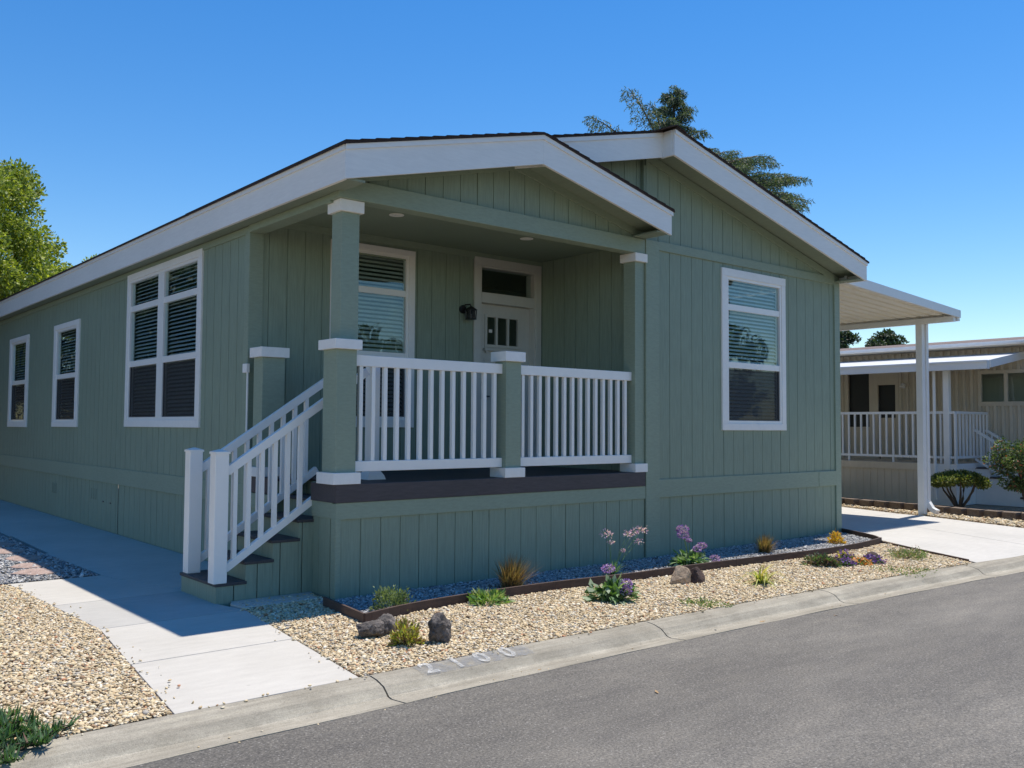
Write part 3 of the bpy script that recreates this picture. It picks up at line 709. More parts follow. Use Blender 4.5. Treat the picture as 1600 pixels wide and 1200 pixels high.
lx = [(3.12, 3.262), (3.292, 3.448), (3.478, 3.62)]; lz = (2.475, 2.815)
sb = MB()
sb.box(2.967, DY, .975, lx[0][0]-.03, DY+.045, 2.973); sb.box(lx[2][1]+.03, DY, .975, 3.818, DY+.045, 2.973)
sb.box(lx[0][0]-.03, DY, lz[1]+.03, lx[2][1]+.03, DY+.045, 2.973); sb.box(lx[0][0]-.03, DY, .975, lx[2][1]+.03, DY+.045, lz[0]-.03)
slab = sb.build('door_leaf', M['door'], dr_)
fl = MB()
fl.box(lx[0][0]-.035, DY-.014, lz[1], lx[2][1]+.035, DY+.02, lz[1]+.035); fl.box(lx[0][0]-.035, DY-.014, lz[0]-.035, lx[2][1]+.035, DY+.02, lz[0])
fl.box(lx[0][0]-.035, DY-.014, lz[0], lx[0][0], DY+.02, lz[1]); fl.box(lx[2][1], DY-.014, lz[0], lx[2][1]+.035, DY+.02, lz[1])
fl.box(lx[0][1], DY-.008, lz[0], lx[1][0], DY+.02, lz[1]); fl.box(lx[1][1], DY-.008, lz[0], lx[2][0], DY+.02, lz[1])
fl.box(3.06, DY-.05, 2.395, 3.68, DY+.001, 2.425)
for i in range(5): fl.box(3.09+i*.13, DY-.035, 2.365, 3.12+i*.13, DY+.001, 2.395)
for a, b in ((3.08, 3.35), (3.42, 3.69)):          # long lower panels
    fl.box(a, DY-.008, 1.15, b, DY-.0005, 1.17); fl.box(a, DY-.008, 2.28, b, DY-.0005, 2.30); fl.box(a, DY-.008, 1.17, a+.02, DY-.0005, 2.28); fl.box(b-.02, DY-.008, 1.17, b, DY-.0005, 2.28)
fl.build('door_moulding', M['door'], dr_)
for a, b in lx: MB().quad((a, DY+.015, lz[0]), (b, DY+.015, lz[0]), (b, DY+.015, lz[1]), (a, DY+.015, lz[1])).build('pane', M['glass'], dr_)
MB().tube([(3.02, DY-.004, 1.98), (3.02, DY-.03, 1.98)], .03, 14).build('deadbolt', M['nickel'], dr_)
hd = MB().tube([(3.02, DY-.002, 1.83), (3.02, DY-.02, 1.83)], .032, 14).tube([(3.02, DY-.02, 1.83), (3.02, DY-.05, 1.83), (3.07, DY-.055, 1.83), (3.13, DY-.055, 1.83)], .010, 8)
hd.build('handle', M['nickel'], dr_)
MB().box(3.165, DY+.008, 2.625, 3.215, DY+.012, 2.665).build('sticker', M['white'], dr_)
# lantern
lx_ = 2.70; K = .74
def lp(x, y, z): return (lx_+(x-lx_)*K, BY+(y-BY)*K, 2.86+(z-2.86)*K)
lt = MB().tube([(lx_-.03*K, BY-.001, 2.86), (lx_-.03*K, BY-.02, 2.86)], .05, 16)
lt.tube([lp(lx_-.03, BY-.02, 2.87), lp(lx_-.02, BY-.07, 2.93), lp(lx_+.03, BY-.13, 2.935), lp(lx_+.04, BY-.14, 2.90)], .010, 8)
ln = lt.build('wall_lantern', M['black'], H)
cg = MB(); cx_, cy_ = lx_+.04*K, BY-.14*K
for sx in (-1, 1):
    for sy in (-1, 1): cg.beam((cx_+sx*.042, cy_+sy*.042, 2.742), (cx_+sx*.047, cy_+sy*.047, 2.845), .011, .011)
cg.box(cx_-.048, cy_-.048, 2.734, cx_+.048, cy_+.048, 2.744); cg.frustum(cx_, cy_, 2.852, 2.889, .054, .016); cg.box(cx_-.053, cy_-.053, 2.844, cx_+.053, cy_+.053, 2.852)
cg.build('cage', M['black'], ln)
MB().box(cx_-.038, cy_-.038, 2.745, cx_+.038, cy_+.038, 2.842).build('pane', M['screen'], ln)
MB().tube([(cx_, cy_, 2.745), (cx_, cy_, 2.80)], .010, 8).build('bulb', M['white'], ln)
# conduit and box beside the porch
MB().box(-.055, 1.73, 1.985, -.02, 1.83, 2.075).build('conduit_box', M['white'], H, bevel=.004)['label'] = 'small white junction box'
MB().tube([(-.036, 1.745, 1.99), (-.036, 1.745, 1.02)], .011, 8).build('conduit', M['white'], H)
# skirting vents and tab marks
for yv, zv in ((6.78, .42),):
    v = MB()
    for i in range(3): v.box(-.006, yv+i*.10, zv-.02, .004, yv+.035+i*.10, zv+.13)
    v.build('skirting_vent', M['soffit'], H)
for yv in (6.10, 6.42): MB().box(-.010, yv, .385, .002, yv+.06, .40).build('skirting_latch', M['nickel'], H)
v = MB()
for i in range(4): v.box(-.006, 8.9+i*.07, .36, .004, 8.93+i*.07, .52)
v.build('skirting_vent', M['soffit'], H)

structure(MB().slab([(-.79,.30), (-.775,.085), (-.11,.10), (-.075,.26), (-.01,.40), (-.74,.40)], -.05, .012).build('footpath_strip', M['walk'], bevel=.004))

# ------------------------------------------------------------------ carport
CP = thing('carport', (9.8, 2, 0), 'white corrugated metal carport awning over the driveway, on one white post', 'carport')
XB = 11.58
def zc(x): return 3.545-.048*(x-8.03)
cd = MB(); ys_ = []; y = -.09; i = 0
while y < 8.2:
    ys_ += [(y, 0), (y+.13, 0), (y+.15, .045), (y+.18, .045)]; y += .20
for (a, za), (b, zb2) in zip(ys_[:-1], ys_[1:]):
    cd.quad((8.03, a, zc(8.03)+za), (XB+.03, a, zc(XB)+za), (XB+.03, b, zc(XB)+zb2), (8.03, b, zc(8.03)+zb2))
cd.build('awning_roof', M['awn'], CP)
MB().prism([(8.03, -.13, zc(8.03)-.02), (XB+.09, -.13, zc(XB)-.05), (XB+.09, -.13, zc(XB)+.075), (8.03, -.13, zc(8.03)+.12)], (0,.03,0)).build('awning_fascia', M['metalw'], CP)
MB().box(XB+.03, -.099, 3.275, XB+.12, 8.2, 3.44).build('gutter', M['metalw'], CP)
MB().box(XB-.10, -.09, 3.255, XB-.02, 8.2, 3.345).build('awning_beam', M['metalw'], CP)
pst = MB().box(XB-.115, .44, -.05, XB-.005, .55, 3.26).build('post', M['metalw'], CP, bevel=.004)
MB().box(XB-.115, 4.9, -.05, XB-.005, 5.01, 3.26).build('post', M['metalw'], CP, bevel=.004)
dn = MB().box(XB+.01, .42, .22, XB+.09, .53, 3.28); dn.beam((XB+.05, .475, .24), (XB+.02, .36, .09), .08, .10, (1,0,0)); dn.beam((XB+.02, .36, .10), (XB+.0, .27, .06), .08, .10, (1,0,0))
dn.build('downspout', M['metalw'], CP, bevel=.006)

# ------------------------------------------------------------------ neighbour's house
NB = thing('manufactured_house', (15.3, 3, 0), 'beige ribbed metal manufactured house with white porch railing, beyond the driveway', 'house')
XD, XW, YE = 13.8, 15.3, .93
nw = MB(); y = -3.2; prof2 = [(0,0), (.060,0), (.068,.034), (.125,.034), (.15,0)]
hol = [(-.02, 1.06, 2.015, 2.575), (2.85, 3.25, .80, 2.75), (3.45, 3.95, .80, 2.75)]
while y < 11:
    for (a, da), (b, db) in zip(prof2[:-1], prof2[1:]):
        ya, yb_ = y+a, y+b; m = (ya+yb_)/2; cur = .0
        for (h0, h1, z0, z1) in sorted(hol, key=lambda q: q[2]):
            if h0 < m < h1:
                if z0 > cur: nw.quad((XW-da, ya, cur), (XW-db, yb_, cur), (XW-db, yb_, z0), (XW-da, ya, z0))
                cur = z1
        nw.quad((XW-da, ya, cur), (XW-db, yb_, cur), (XW-db, yb_, 3.20), (XW-da, ya, 3.20))
    y += .15
nw.build('wall', M['nbwall'], NB)
MB().box(XW+.001, -3.2, 0, 21, -3.17, 3.1).box(XW+.6, -3.17, .2, XW+.63, 11, 3.1).build('wall', M['nbwall'], NB)
# sliding window
nf = MB(); nf.box(XW-.04, -.08, 2.575, XW+.01, 1.12, 2.65); nf.box(XW-.04, -.08, 1.93, XW+.01, 1.12, 2.015); nf.box(XW-.04, 1.05, 2.015, XW+.01, 1.12, 2.575); nf.box(XW-.04, -.08, 2.015, XW+.01, -.02, 2.575)
nf.box(XW-.03, .55, 2.015, XW+.01, .62, 2.575)
nwd = nf.build('window', M['nbwall'], NB)
for a, b in ((-.02, .55), (.62, 1.05)): MB().quad((XW, a, 2.015), (XW, b, 2.015), (XW, b, 2.575), (XW, a, 2.575)).build('pane', M['glass'], nwd)
nd = MB(); nd.box(XW-.04, 2.78, .80, XW+.01, 2.85, 2.83); nd.box(XW-.04, 3.25, .80, XW+.01, 3.45, 2.83); nd.box(XW-.04, 3.95, .80, XW+.01, 4.05, 2.83); nd.box(XW-.035, 2.85, 2.42, XW+.01, 3.25, 2.70)
ndd = nd.build('screen_door', M['nbwall'], NB)
MB().box(XW+.02, 2.85, .80, XW+.03, 3.25, 2.42).box(XW+.02, 3.45, .80, XW+.03, 3.95, 2.75).build('door_leaf', M['black'], ndd)
MB().box(XW-.0, 2.87, .80, XW+.015, 3.22, 1.70).build('kick_panel', M['nbskirt'], ndd)
MB().box(XW-.0, 3.46, .80, XW+.015, 3.95, 1.5).build('kick_panel', M['nbskirt'], ndd)
MB().tube([(XW, 2.65, 2.40), (XW-.09, 2.65, 2.40), (XW-.11, 2.65, 2.36)], [.03, .045, .06], 12).build('porch_lamp', M['metalw'], NB)
# roof and awning
MB().prism([(XW-.45, -1.4, 3.14), (XW+2.9, -1.4, 3.52), (XW+2.9, -1.4, 3.56), (XW-.45, -1.4, 3.185)], (0,14,0)).build('roof', M['nbroof'], NB)
MB().box(XW-.50, -1.42, 3.11, XW-.452, 12.6, 3.185).build('roof_fascia', M['metalw'], NB)
MB().box(XW-.55, -1.42, 3.13, XW-.501, 12.6, 3.165).build('gutter', M['metalw'], NB)
MB().box(XW-.45, -1.4, 3.09, XW-.03, 12.6, 3.108).build('soffit', M['nbwall'], NB)
MB().box(XW+2.6, .60, 3.55, XW+2.85, .80, 3.78).build('roof_vent', M['black'], NB)
aw = MB(); aw.prism([(13.62, .24, 2.715), (15.1, .24, 2.955), (15.1, .24, 2.97), (13.62, .24, 2.735)], (0,9,0)); aw.build('porch_awning', M['metalw'], NB)
MB().prism([(13.64, .20, 2.60), (15.2, .20, 2.84), (15.2, .20, 2.985), (13.64, .20, 2.745)], (0,.035,0)).build('awning_fascia', M['metalw'], NB)
MB().box(13.52, .22, 2.575, 13.63, 9.2, 2.735).box(13.50, .22, 2.70, 13.52, 9.2, 2.735).build('gutter', M['metalw'], NB)
MB().box(XD-.02, 1.04, .70, XD+.08, 1.15, 2.60).build('porch_post', M['metalw'], NB)
MB().box(XD-.02, 4.6, .70, XD+.08, 4.7, 2.60).build('porch_post', M['metalw'], NB)
MB().tube([(XD-.06, 1.30, 2.58), (XD-.06, 1.30, .10)], .028, 8).build('downspout', M['metalw'], NB)
# deck, skirt, rail
MB().box(XD, YE, .74, XW, 7, .80).build('porch_deck', M['nbskirt'], NB)
sk = MB(); siding('porch_skirting', lambda u, z, d: (XD+d, u, z), YE+.5, 7, 0, .66, phase=1.0, parent=NB, mat=M['nbskirt'], pitch=.15, gap=.012)
MB().box(XD-.02, YE+.5, .66, XD+.0, 7, .79).build('deck_band', M['nbskirt'], NB)
siding('porch_skirting', lambda u, z, d: (u, YE+d, z), XD+.05, XW, 0, .70, phase=13.9, parent=NB, mat=M['metalw'], pitch=.15, gap=.012)
MB().box(XD+.0, YE-.02, .70, XW, YE+.0, .80).box(XD-.005, YE, 0, XD+.049, YE+.5, .79).build('deck_band', M['metalw'], NB)
def nrail(p, q, n, posts):
    p, q = Vector(p), Vector(q)
    r = MB().beam(p+Vector((0,0,1.78)), q+Vector((0,0,1.78)), .045, .05).build('porch_railing', M['metalw'], NB)
    MB().beam(p+Vector((0,0,.92)), q+Vector((0,0,.92)), .035, .045).build('bottom_rail', M['metalw'], r)
    for i in range(n+1):
        c = p.lerp(q, i/n); z0 = .80 if i in posts else .94
        MB().box(c.x-.016, c.y-.016, z0, c.x+.016, c.y+.016, 1.76).build('baluster', M['metalw'], r)
nrail((XD+.03, YE+.02, 0), (XD+.03, 6.0, 0), 37, (0, 2, 9, 16, 23)); nrail((XD+.07, YE+.02, 0), (XW-.05, YE+.02, 0), 9, (0, 9))
# neighbour's steps
ns = MB()
for i in range(4): ns.box(14.65, .93-.27*(4-i), 0, 15.1, .93-.27*(3-i)-.001, .18*(i+1)-.03)
nst = ns.build('porch_steps', M['metalw'], NB)
for i in range(4): MB().box(14.63, .93-.27*(4-i)-.02, .18*(i+1)-.03, 15.12, .93-.27*(3-i)-.002, .18*(i+1)).build('tread', M['deck'], nst)
for xr in (14.62, 15.12):
    rr = MB().beam((xr, .92, 1.45), (xr, -.12, .80), .04, .05).build('stair_railing', M['metalw'], NB)
    MB().beam((xr, .92, .88), (xr, -.12, .23), .03, .04).build('bottom_rail', M['metalw'], rr)
    MB().box(xr-.03, -.17, 0, xr+.03, -.11, .86).build('newel_post', M['metalw'], rr)
    for i in range(6):
        yv = .80-i*.155; t = (.92-yv)/1.04
        MB().box(xr-.014, yv-.014, .88-.65*t, xr+.014, yv+.014, 1.45-.65*t).build('baluster', M['metalw'], rr)

# ------------------------------------------------------------------ edging and blocks
eb = thing('garden_edging', (3.5,-.95,0), 'low dark brown edging board curving through the gravel before the porch', 'edging')
def edging(pts, name, top=.078):
    mb = MB(); P = [Vector((x, y, 0)) for x, y in pts]; th = .022
    for i in range(len(P)-1):
        d = (P[i+1]-P[i]).normalized(); nrm = Vector((-d.y, d.x, 0))*th/2
        a = [P[i]-nrm, P[i+1]-nrm, P[i+1]+nrm, P[i]+nrm]
        mb.prism([(v_.x, v_.y, -.05) for v_ in a], (0, 0, .05+top))
    return mb.build(name, M['board'], eb, bevel=.002)
def smooth_pts(pts, k=5):
    P = [Vector((*p, 0)) for p in pts]; out = []
    for i in range(len(P)-1):
        p0, p1, p2, p3 = P[max(i-1,0)], P[i], P[i+1], P[min(i+2, len(P)-1)]
        for j in range(k):
            t = j/k; v_ = .5*((2*p1)+(-p0+p2)*t+(2*p0-5*p1+4*p2-p3)*t*t+(-p0+3*p1-3*p2+p3)*t**3); out.append((v_.x, v_.y))
    out.append(pts[-1]); return out
edging(edge_pts[:2], 'board'); edging(smooth_pts(edge_pts[1:]), 'board'); edging(smooth_pts(edge2), 'board', .060); edging([(7.315,-.985), (6.52,-2.40)], 'board', .030)

bpath = [(12.75, 4.4), (12.28, 2.33), (12.12, 1.0), (11.98, .44), (11.85,-.4), (11.80,-1.1), (11.95,-1.9)]
bp = smooth_pts(bpath, 24); acc = 0; last = Vector((*bp[0], 0)); blocks = []
for p in bp[1:]:
    v_ = Vector((*p, 0)); acc += (v_-last).length; last = v_
    if acc > .285:
        blocks.append((v_, acc)); acc = 0
prev = None; b0 = None
for i, (v_, _) in enumerate(blocks):
    nx = blocks[min(i+1, len(blocks)-1)][0]; pv = blocks[max(i-1, 0)][0]; d = (nx-pv); ang = math.atan2(d.y, d.x)
    if b0 is None:
        me = bpy.data.meshes.new('retaining_block'); mb = MB()
        mb.prism([(-.128,-.09,0), (.128,-.09,0), (.10,.09,0), (-.10,.09,0)], (0,0,.10)); mb.prism([(-.132,-.094,.101), (.132,-.094,.101), (.104,.092,.101), (-.104,.092,.101)], (0,0,.045))
        me.from_pydata(mb.v, [], mb.f); me.materials.append(M['block']); b0 = me
    o = bpy.data.objects.new('retaining_block', b0); COL.objects.link(o)
    o.location = (v_.x, v_.y, -.012); o.rotation_euler = (R(random.uniform(-1.5,1.5)), R(random.uniform(-1.5,1.5)), ang+math.pi+R(random.uniform(-3,3)))
    tag(o, 'small brown concrete block in the low row edging the neighbouring porch bed', 'block', 'retaining blocks edging the bed')

# flagstones
def blob_poly(cx, cy, rx, ry, a, n=11):
    out = []
    for i in range(n):
        t = 2*math.pi*i/n; r = random.uniform(.8, 1.12); x, y = rx*r*math.cos(t), ry*r*math.sin(t); out.append((cx+x*math.cos(a)-y*math.sin(a), cy+x*math.sin(a)+y*math.cos(a)))
    return out
for i, (fx, fy, rx, ry, a, lb) in enumerate([(-1.62,2.98,.20,.24,.3,'pinkish brown flagstone nearest the corner of the white path'), (-1.55,3.45,.22,.20,.8,'pale pink flagstone second from the corner of the white path'), (-1.50,4.05,.20,.26,.1,'tan flagstone third from the path corner in grey gravel'), (-1.55,4.75,.20,.25,.5,'brown flagstone fourth from the path corner in grey gravel'), (-1.48,5.5,.18,.24,.2,'small flagstone farthest along the house in grey gravel')]):
    o = MB().slab([(x-fx, y-fy) for x, y in blob_poly(fx, fy, rx, ry, a)], -.01, .022).build('flagstone', M['flag'], None, bevel=.006)
    o.location = (fx, fy, 0); tag(o, lb, 'flagstone', 'flagstones in the grey gravel')

# ------------------------------------------------------------------ rocks
def rock(loc, size, mat, label, seed, name='rock', ridged=.35, top=None, k=14):
    import bmesh
    rs = np.random.default_rng(seed); bm = bmesh.new(); bmesh.ops.create_icosphere(bm, subdivisions=4, radius=1)
    dirs = rs.normal(0, 1, (k, 3)); dirs /= np.linalg.norm(dirs, axis=1)[:, None]; offs = rs.uniform(.5 if k < 14 else .62, .8 if k < 14 else .95, k)
    from mathutils import noise as mn
    for v in bm.verts:
        p = np.array(v.co); r = 1.
        for d_, o_ in zip(dirs, offs):
            c = p@d_
            if c > 1e-3: r = min(r, o_/c)
        n_ = mn.fractal(Vector(p*2.2)+Vector((seed,0,0)), 1., 2., 4)*ridged*.35
        v.co = Vector(p*(r+n_))
    for v in bm.verts: v.co = Vector((v.co.x*size[0], v.co.y*size[1], max(v.co.z, -.5)*size[2]))
    me = bpy.data.meshes.new(name); bm.to_mesh(me); bm.free()
    o = link(name, me, mat, None, False); o.location = loc; tag(o, label, 'rock', 'rocks in the gravel'); return o
rock((-.50,-1.38,.055), (.125,.08,.08), M['lava'], 'long dark lava rock against the corner of the edging board', 3)
rock((-.36,-1.36,.06), (.075,.07,.10), M['lava'], 'rounded dark lava rock between the long rock and the yellow shrub', 9)
rock((-.22,-1.80,.07), (.085,.075,.12), M['lava'], 'upright dark lava rock standing alone near the curb', 5, ridged=.5)
rock((2.90,-1.32,.04), (.13,.11,.13), M['brownrock'], 'tan brown rock with a flat face, left one of the joined pair', 21, ridged=.10, k=9)
rock((3.06,-1.35,.04), (.12,.10,.15), M['redrock'], 'dark chocolate pointed rock leaning on the tan rock', 14, ridged=.10, k=9)
rock((5.72,-1.68,.03), (.12,.10,.085), M['redrock'], 'dark brown wedge rock beside the purple flowers', 31, ridged=.1, k=8)

# ------------------------------------------------------------------ foliage
def cards(P, D, L, Wd, tint, fold=.15, up=None):
    """leaf quads: base P, direction D, length L, width Wd -> verts, faces, colours"""
    n = len(P); D = D/np.linalg.norm(D, axis=1)[:, None]
    A = rng.normal(0, 1, (n, 3)) if up is None else up+rng.normal(0, .25, (n, 3))
    S = np.cross(D, A); S /= np.linalg.norm(S, axis=1)[:, None]+1e-9
    Nn = np.cross(S, D)
    L = np.broadcast_to(np.asarray(L, float), (n,))[:, None]; Wd = np.broadcast_to(np.asarray(Wd, float), (n,))[:, None]
    v0 = P; v1 = P+D*L*.45+S*Wd/2+Nn*Wd*fold; v2 = P+D*L; v3 = P+D*L*.45-S*Wd/2+Nn*Wd*fold
    V = np.stack([v0, v1, v2, v3], 1).reshape(-1, 3); F_ = np.arange(4*n).reshape(n, 4)
    return V, F_, np.repeat(tint, 4, 0)
def blades(P, D, L, Wd, tint, droop=.6, seg=4):
    n = len(P); D = D/np.linalg.norm(D, axis=1)[:, None]; L = np.broadcast_to(np.asarray(L, float), (n,)); Wd = np.broadcast_to(np.asarray(Wd, float), (n,))
    S = np.cross(D, np.array([0,0,1.])+rng.normal(0, .01, (n, 3))); S /= np.linalg.norm(S, axis=1)[:, None]+1e-9
    rows = []
    dr_n = np.broadcast_to(np.asarray(droop, float), (n,))
    for k in range(seg+1):
        t = k/seg; c = P+D*(L*t)[:, None]; c = c+np.array([0,0,-1.])*(dr_n*L*t*t)[:, None]
        wd = (Wd*(1-t**1.6)*.5+1e-4)[:, None]; rows.append(np.stack([c-S*wd, c+S*wd], 1))
    V = np.stack(rows, 1).reshape(n, -1, 3); m = 2*(seg+1); F_ = []
    for k in range(seg): F_.append(np.stack([np.arange(n)*m+2*k, np.arange(n)*m+2*k+1, np.arange(n)*m+2*k+3, np.arange(n)*m+2*k+2], 1))
    return V.reshape(-1, 3), np.concatenate(F_), np.repeat(tint, m, 0)
def pal(n, cols, w=None, var=.2):
    c = np.array(cols, float); w = np.array(w, float)/sum(w) if w else None
    return c[rng.choice(len(c), n, p=w)]*rng.uniform(1-var, 1+var, (n, 1))
def merge(parts):
    Vs, Fs, Cs, o = [], [], [], 0
    for V, F_, C in parts: Vs.append(V); Fs.append(F_+o); Cs.append(C); o += len(V)
    return np.concatenate(Vs), np.concatenate(Fs), np.concatenate(Cs)
def plantmesh(name, parts, mat, parent):
    V, F_, C = merge(parts); me = fast_mesh(name, V, F_, C); me.materials.append(mat)
    o = bpy.data.objects.new(name, me); COL.objects.link(o); o.parent = parent; return o       # local coordinates of the plant
def hemi(n, zmin=.1):
    d = rng.normal(0, 1, (n, 3)); d[:, 2] = np.abs(d[:, 2])+zmin; return d/np.linalg.norm(d, axis=1)[:, None]

def grass_tuft(loc, h, n, cols, label, spread=.62, droop=.22, wd=.0045, lean=(0,0)):
    t = thing('ornamental_grass', loc, label, 'grass clump', 'grass clumps before the house')
    D = rng.normal(0, 1, (n, 3)); D[:, 2] = np.abs(rng.normal(1.5, .5, n)); D[:, :2] *= spread; D[:, 0] += lean[0]; D[:, 1] += lean[1]
    P = np.zeros((n, 3)); P[:, :2] = rng.normal(0, h*.09, (n, 2))
    plantmesh('blades', [blades(P, D, h*rng.uniform(.6, 1.25, n), wd, pal(n, cols), droop, 5)], M['leaf'], t); return t
BR = [(.22,.13,.06), (.28,.18,.08), (.15,.09,.04), (.13,.13,.05), (.38,.27,.15)]
grass_tuft((1.47,-.55,0), .36, 800, BR, 'bronze tufted grass behind the edging board, below the middle porch post', lean=(.25,0))
grass_tuft((5.32,-.60,0), .27, 600, BR, 'small bronze tufted grass against the wall below the front window')
# golden shrub
def bush(loc, rx, rz, n, leaf, cols, label, name='shrub', cat='shrub', w=None, stems=18, clump=40, sc_c=.25, flower=None, mat='leaf', zoff=0):
    t = thing(name, loc, label, cat)
    c = hemi(clump, .0)*np.array([rx, rx, rz])*rng.uniform(.45, 1., (clump, 1)); c[:, 2] += zoff
    k = rng.integers(0, clump, n); P = c[k]+rng.normal(0, 1, (n, 3))*np.array([rx, rx, rz])*sc_c*.5
    P[:, 2] = np.abs(P[:, 2]); D = P/np.linalg.norm(P, axis=1)[:, None]+rng.normal(0, .6, (n, 3)); D[:, 2] += .4
    plantmesh('foliage', [cards(P, D, leaf*rng.uniform(.6, 1.3, n), leaf*.38, pal(n, cols, w))], M[mat], t)
    if stems:
        s = MB()
        for i in range(stems):
            q = c[i % clump]; s.tube([(0,0,0), tuple(q*.5+rng.normal(0, .01, 3)), tuple(q*.95)], [.004, .003, .0015], 5)
        me = bpy.data.meshes.new('stems'); me.from_pydata(s.v, [], s.f); me.materials.append(M['bark']); o = bpy.data.objects.new('stems', me); COL.objects.link(o); o.parent = t
    if flower:
        nf_, col, sz, zz = flower; kf = rng.integers(0, clump, nf_); P = c[kf]*1.08+rng.normal(0, .015, (nf_, 3)); P[:, 2] = np.abs(P[:, 2])+zz
        plantmesh('blossoms', [cards(P, rng.normal(0, 1, (nf_, 3)), sz, sz*.8, pal(nf_, col))], M['petal'], t)
    return t
bush((6.78,-.66,0), .10, .15, 700, .032, [(.75,.42,.03), (.8,.55,.07), (.6,.3,.03), (.45,.35,.05)], 'golden yellow dwarf shrub by the house corner at the driveway')
bush((.10,-.72,0), .17, .18, 1300, .032, [(.16,.22,.10), (.22,.28,.13), (.12,.16,.08)], 'grey green lavender with sparse lilac tips inside the edging corner', 'lavender', 'lavender', flower=(26, [(.30,.16,.42)], .014, .03))
bush((.90,-.93,0), .15, .08, 420, .06, [(.12,.24,.06), (.18,.30,.09), (.3,.36,.16)], 'low bright green herb straddling the edging board', 'herb', 'plant', stems=6, zoff=.0)
bush((-.45,-1.74,0), .105, .15, 900, .035, [(.45,.44,.06), (.32,.36,.07), (.24,.20,.07), (.35,.22,.10)], 'yellow green small leaved shrub between the dark lava rocks')
bush((6.22,-1.86,0), .22, .13, 900, .03, [(.15,.24,.09), (.20,.28,.12), (.28,.24,.14)], 'thin green lavender with faded pink tips at the driveway edge', 'lavender', 'lavender', flower=(60, [(.42,.24,.30), (.35,.20,.30)], .016, .04))
bush((2.28,-2.10,0), .20, .035, 260, .03, [(.14,.22,.07), (.22,.27,.10)], 'scattered low green weed against the curb', 'weed', 'plant', stems=0)
bush((5.28,-2.28,0), .32, .03, 260, .03, [(.16,.24,.08), (.24,.27,.11)], 'thin creeping weed along the curb near the driveway', 'weed', 'plant', stems=0)
bush((4.98,-1.54,0), .20, .11, 1100, .045, [(.10,.16,.07), (.15,.12,.10), (.16,.10,.10), (.11,.18,.08)], 'dark green and plum leaved mounding plant left of the pansies', 'mounding_plant', 'plant')
def pansies(loc, rx, rz, n, col, label, cat='flowers', leafcol=((.09,.16,.05), (.14,.22,.08))):
    t = thing('flower_clump', loc, label, cat)
    m = 260; P = hemi(m)*np.array([rx, rx, rz*.7])*rng.uniform(.3, 1, (m, 1)); plantmesh('foliage', [cards(P, hemi(m, .4), .04, .02, pal(m, leafcol))], M['leaf'], t)
    P = hemi(n)*np.array([rx, rx, rz])*rng.uniform(.7, 1.05, (n, 1)); plantmesh('blossoms', [cards(P+rng.normal(0, .006, (n, 3)), rng.normal(0, 1, (n, 3)), .032, .026, pal(n, col))], M['petal'], t); return t
PUR = [(.16,.07,.36), (.22,.11,.42), (.10,.04,.26), (.30,.20,.46)]
pansies((5.16,-1.70,0), .12, .085, 200, PUR, 'violet flowers between the dark mounding plant and the orange ones')
pansies((5.36,-1.76,0), .13, .07, 190, [(.75,.35,.12), (.8,.5,.25), (.6,.22,.08)], 'orange and peach flowers between the two violet clumps')
pansies((5.42,-1.55,0), .11, .13, 180, [(.62,.52,.10), (.3,.18,.42)], 'yellow and lilac flowers behind the orange clump')
pansies((5.56,-1.80,0), .13, .085, 210, PUR, 'deep violet flowers touching the dark wedge rock')
# sea lavender: big paddle leaves with purple heads
def sea_lavender(loc, r, nl, heads, label, leaf=.12):
    t = thing('sea_lavender', loc, label, 'flowering plant', 'purple flowering plants by the edging')
    D = hemi(nl, .25); D[:, :2] *= 1.1; P = D*np.array([r, r, r])*rng.uniform(.05, .6, (nl, 1)); P[:, 2] *= .9
    V = blades(P, D, leaf*rng.uniform(.7, 1.3, nl), leaf*.42, pal(nl, [(.08,.16,.06), (.13,.24,.08), (.20,.32,.14), (.26,.34,.22)]), .55, 4)
    V2 = cards(P+rng.normal(0, .02, (nl, 3)), D+rng.normal(0, .5, (nl, 3)), leaf*.8, leaf*.42, pal(nl, [(.09,.18,.06), (.16,.28,.10), (.3,.38,.25)]))
    plantmesh('foliage', [V], M['leaf'], t); plantmesh('foliage', [V2], M['leaf'], t)
    s = MB()
    for (hx, hy, hz, hr) in heads:
        s.tube([(0,0,.02), (hx*.6, hy*.6, hz*.6), (hx, hy, hz)], [.005, .004, .003], 5)
    me = bpy.data.meshes.new('stems'); me.from_pydata(s.v, [], s.f); gm = paintg; me.materials.append(gm); o = bpy.data.objects.new('stems', me); COL.objects.link(o); o.parent = t
    for (hx, hy, hz, hr) in heads:
        n = int(90+9000*hr*hr*4); d = rng.normal(0, 1, (n, 3)); d /= np.linalg.norm(d, axis=1)[:, None]; d[:, 2] *= .62
        P = np.array([hx, hy, hz])+d*hr*rng.uniform(.75, 1.05, (n, 1))
        plantmesh('flower_head', [cards(P, d+rng.normal(0, .4, (n, 3)), .018, .014, pal(n, [(.30,.16,.52), (.38,.24,.60), (.22,.11,.42), (.55,.42,.70)]))], M['petal'], t)
    return t
paintg = paint('green_stem', (.12,.22,.08), .6)
sea_lavender((1.80,-1.50,0), .29, 150, [(-.04,.02,.27,.050), (.02,-.13,.10,.055), (.04,-.12,.16,.04)], 'leafy plant with violet heads standing forward of the edging board')
sea_lavender((3.80,-.72,0), .25, 150, [(-.14,-.02,.35,.055), (-.10,.02,.40,.06), (-.02,.0,.28,.022), (.13,-.05,.22,.045), (.05,-.05,.19,.04), (.26,-.12,.08,.048)], 'leafy plant with tall mauve heads behind the board, by the two brown rocks', .11)
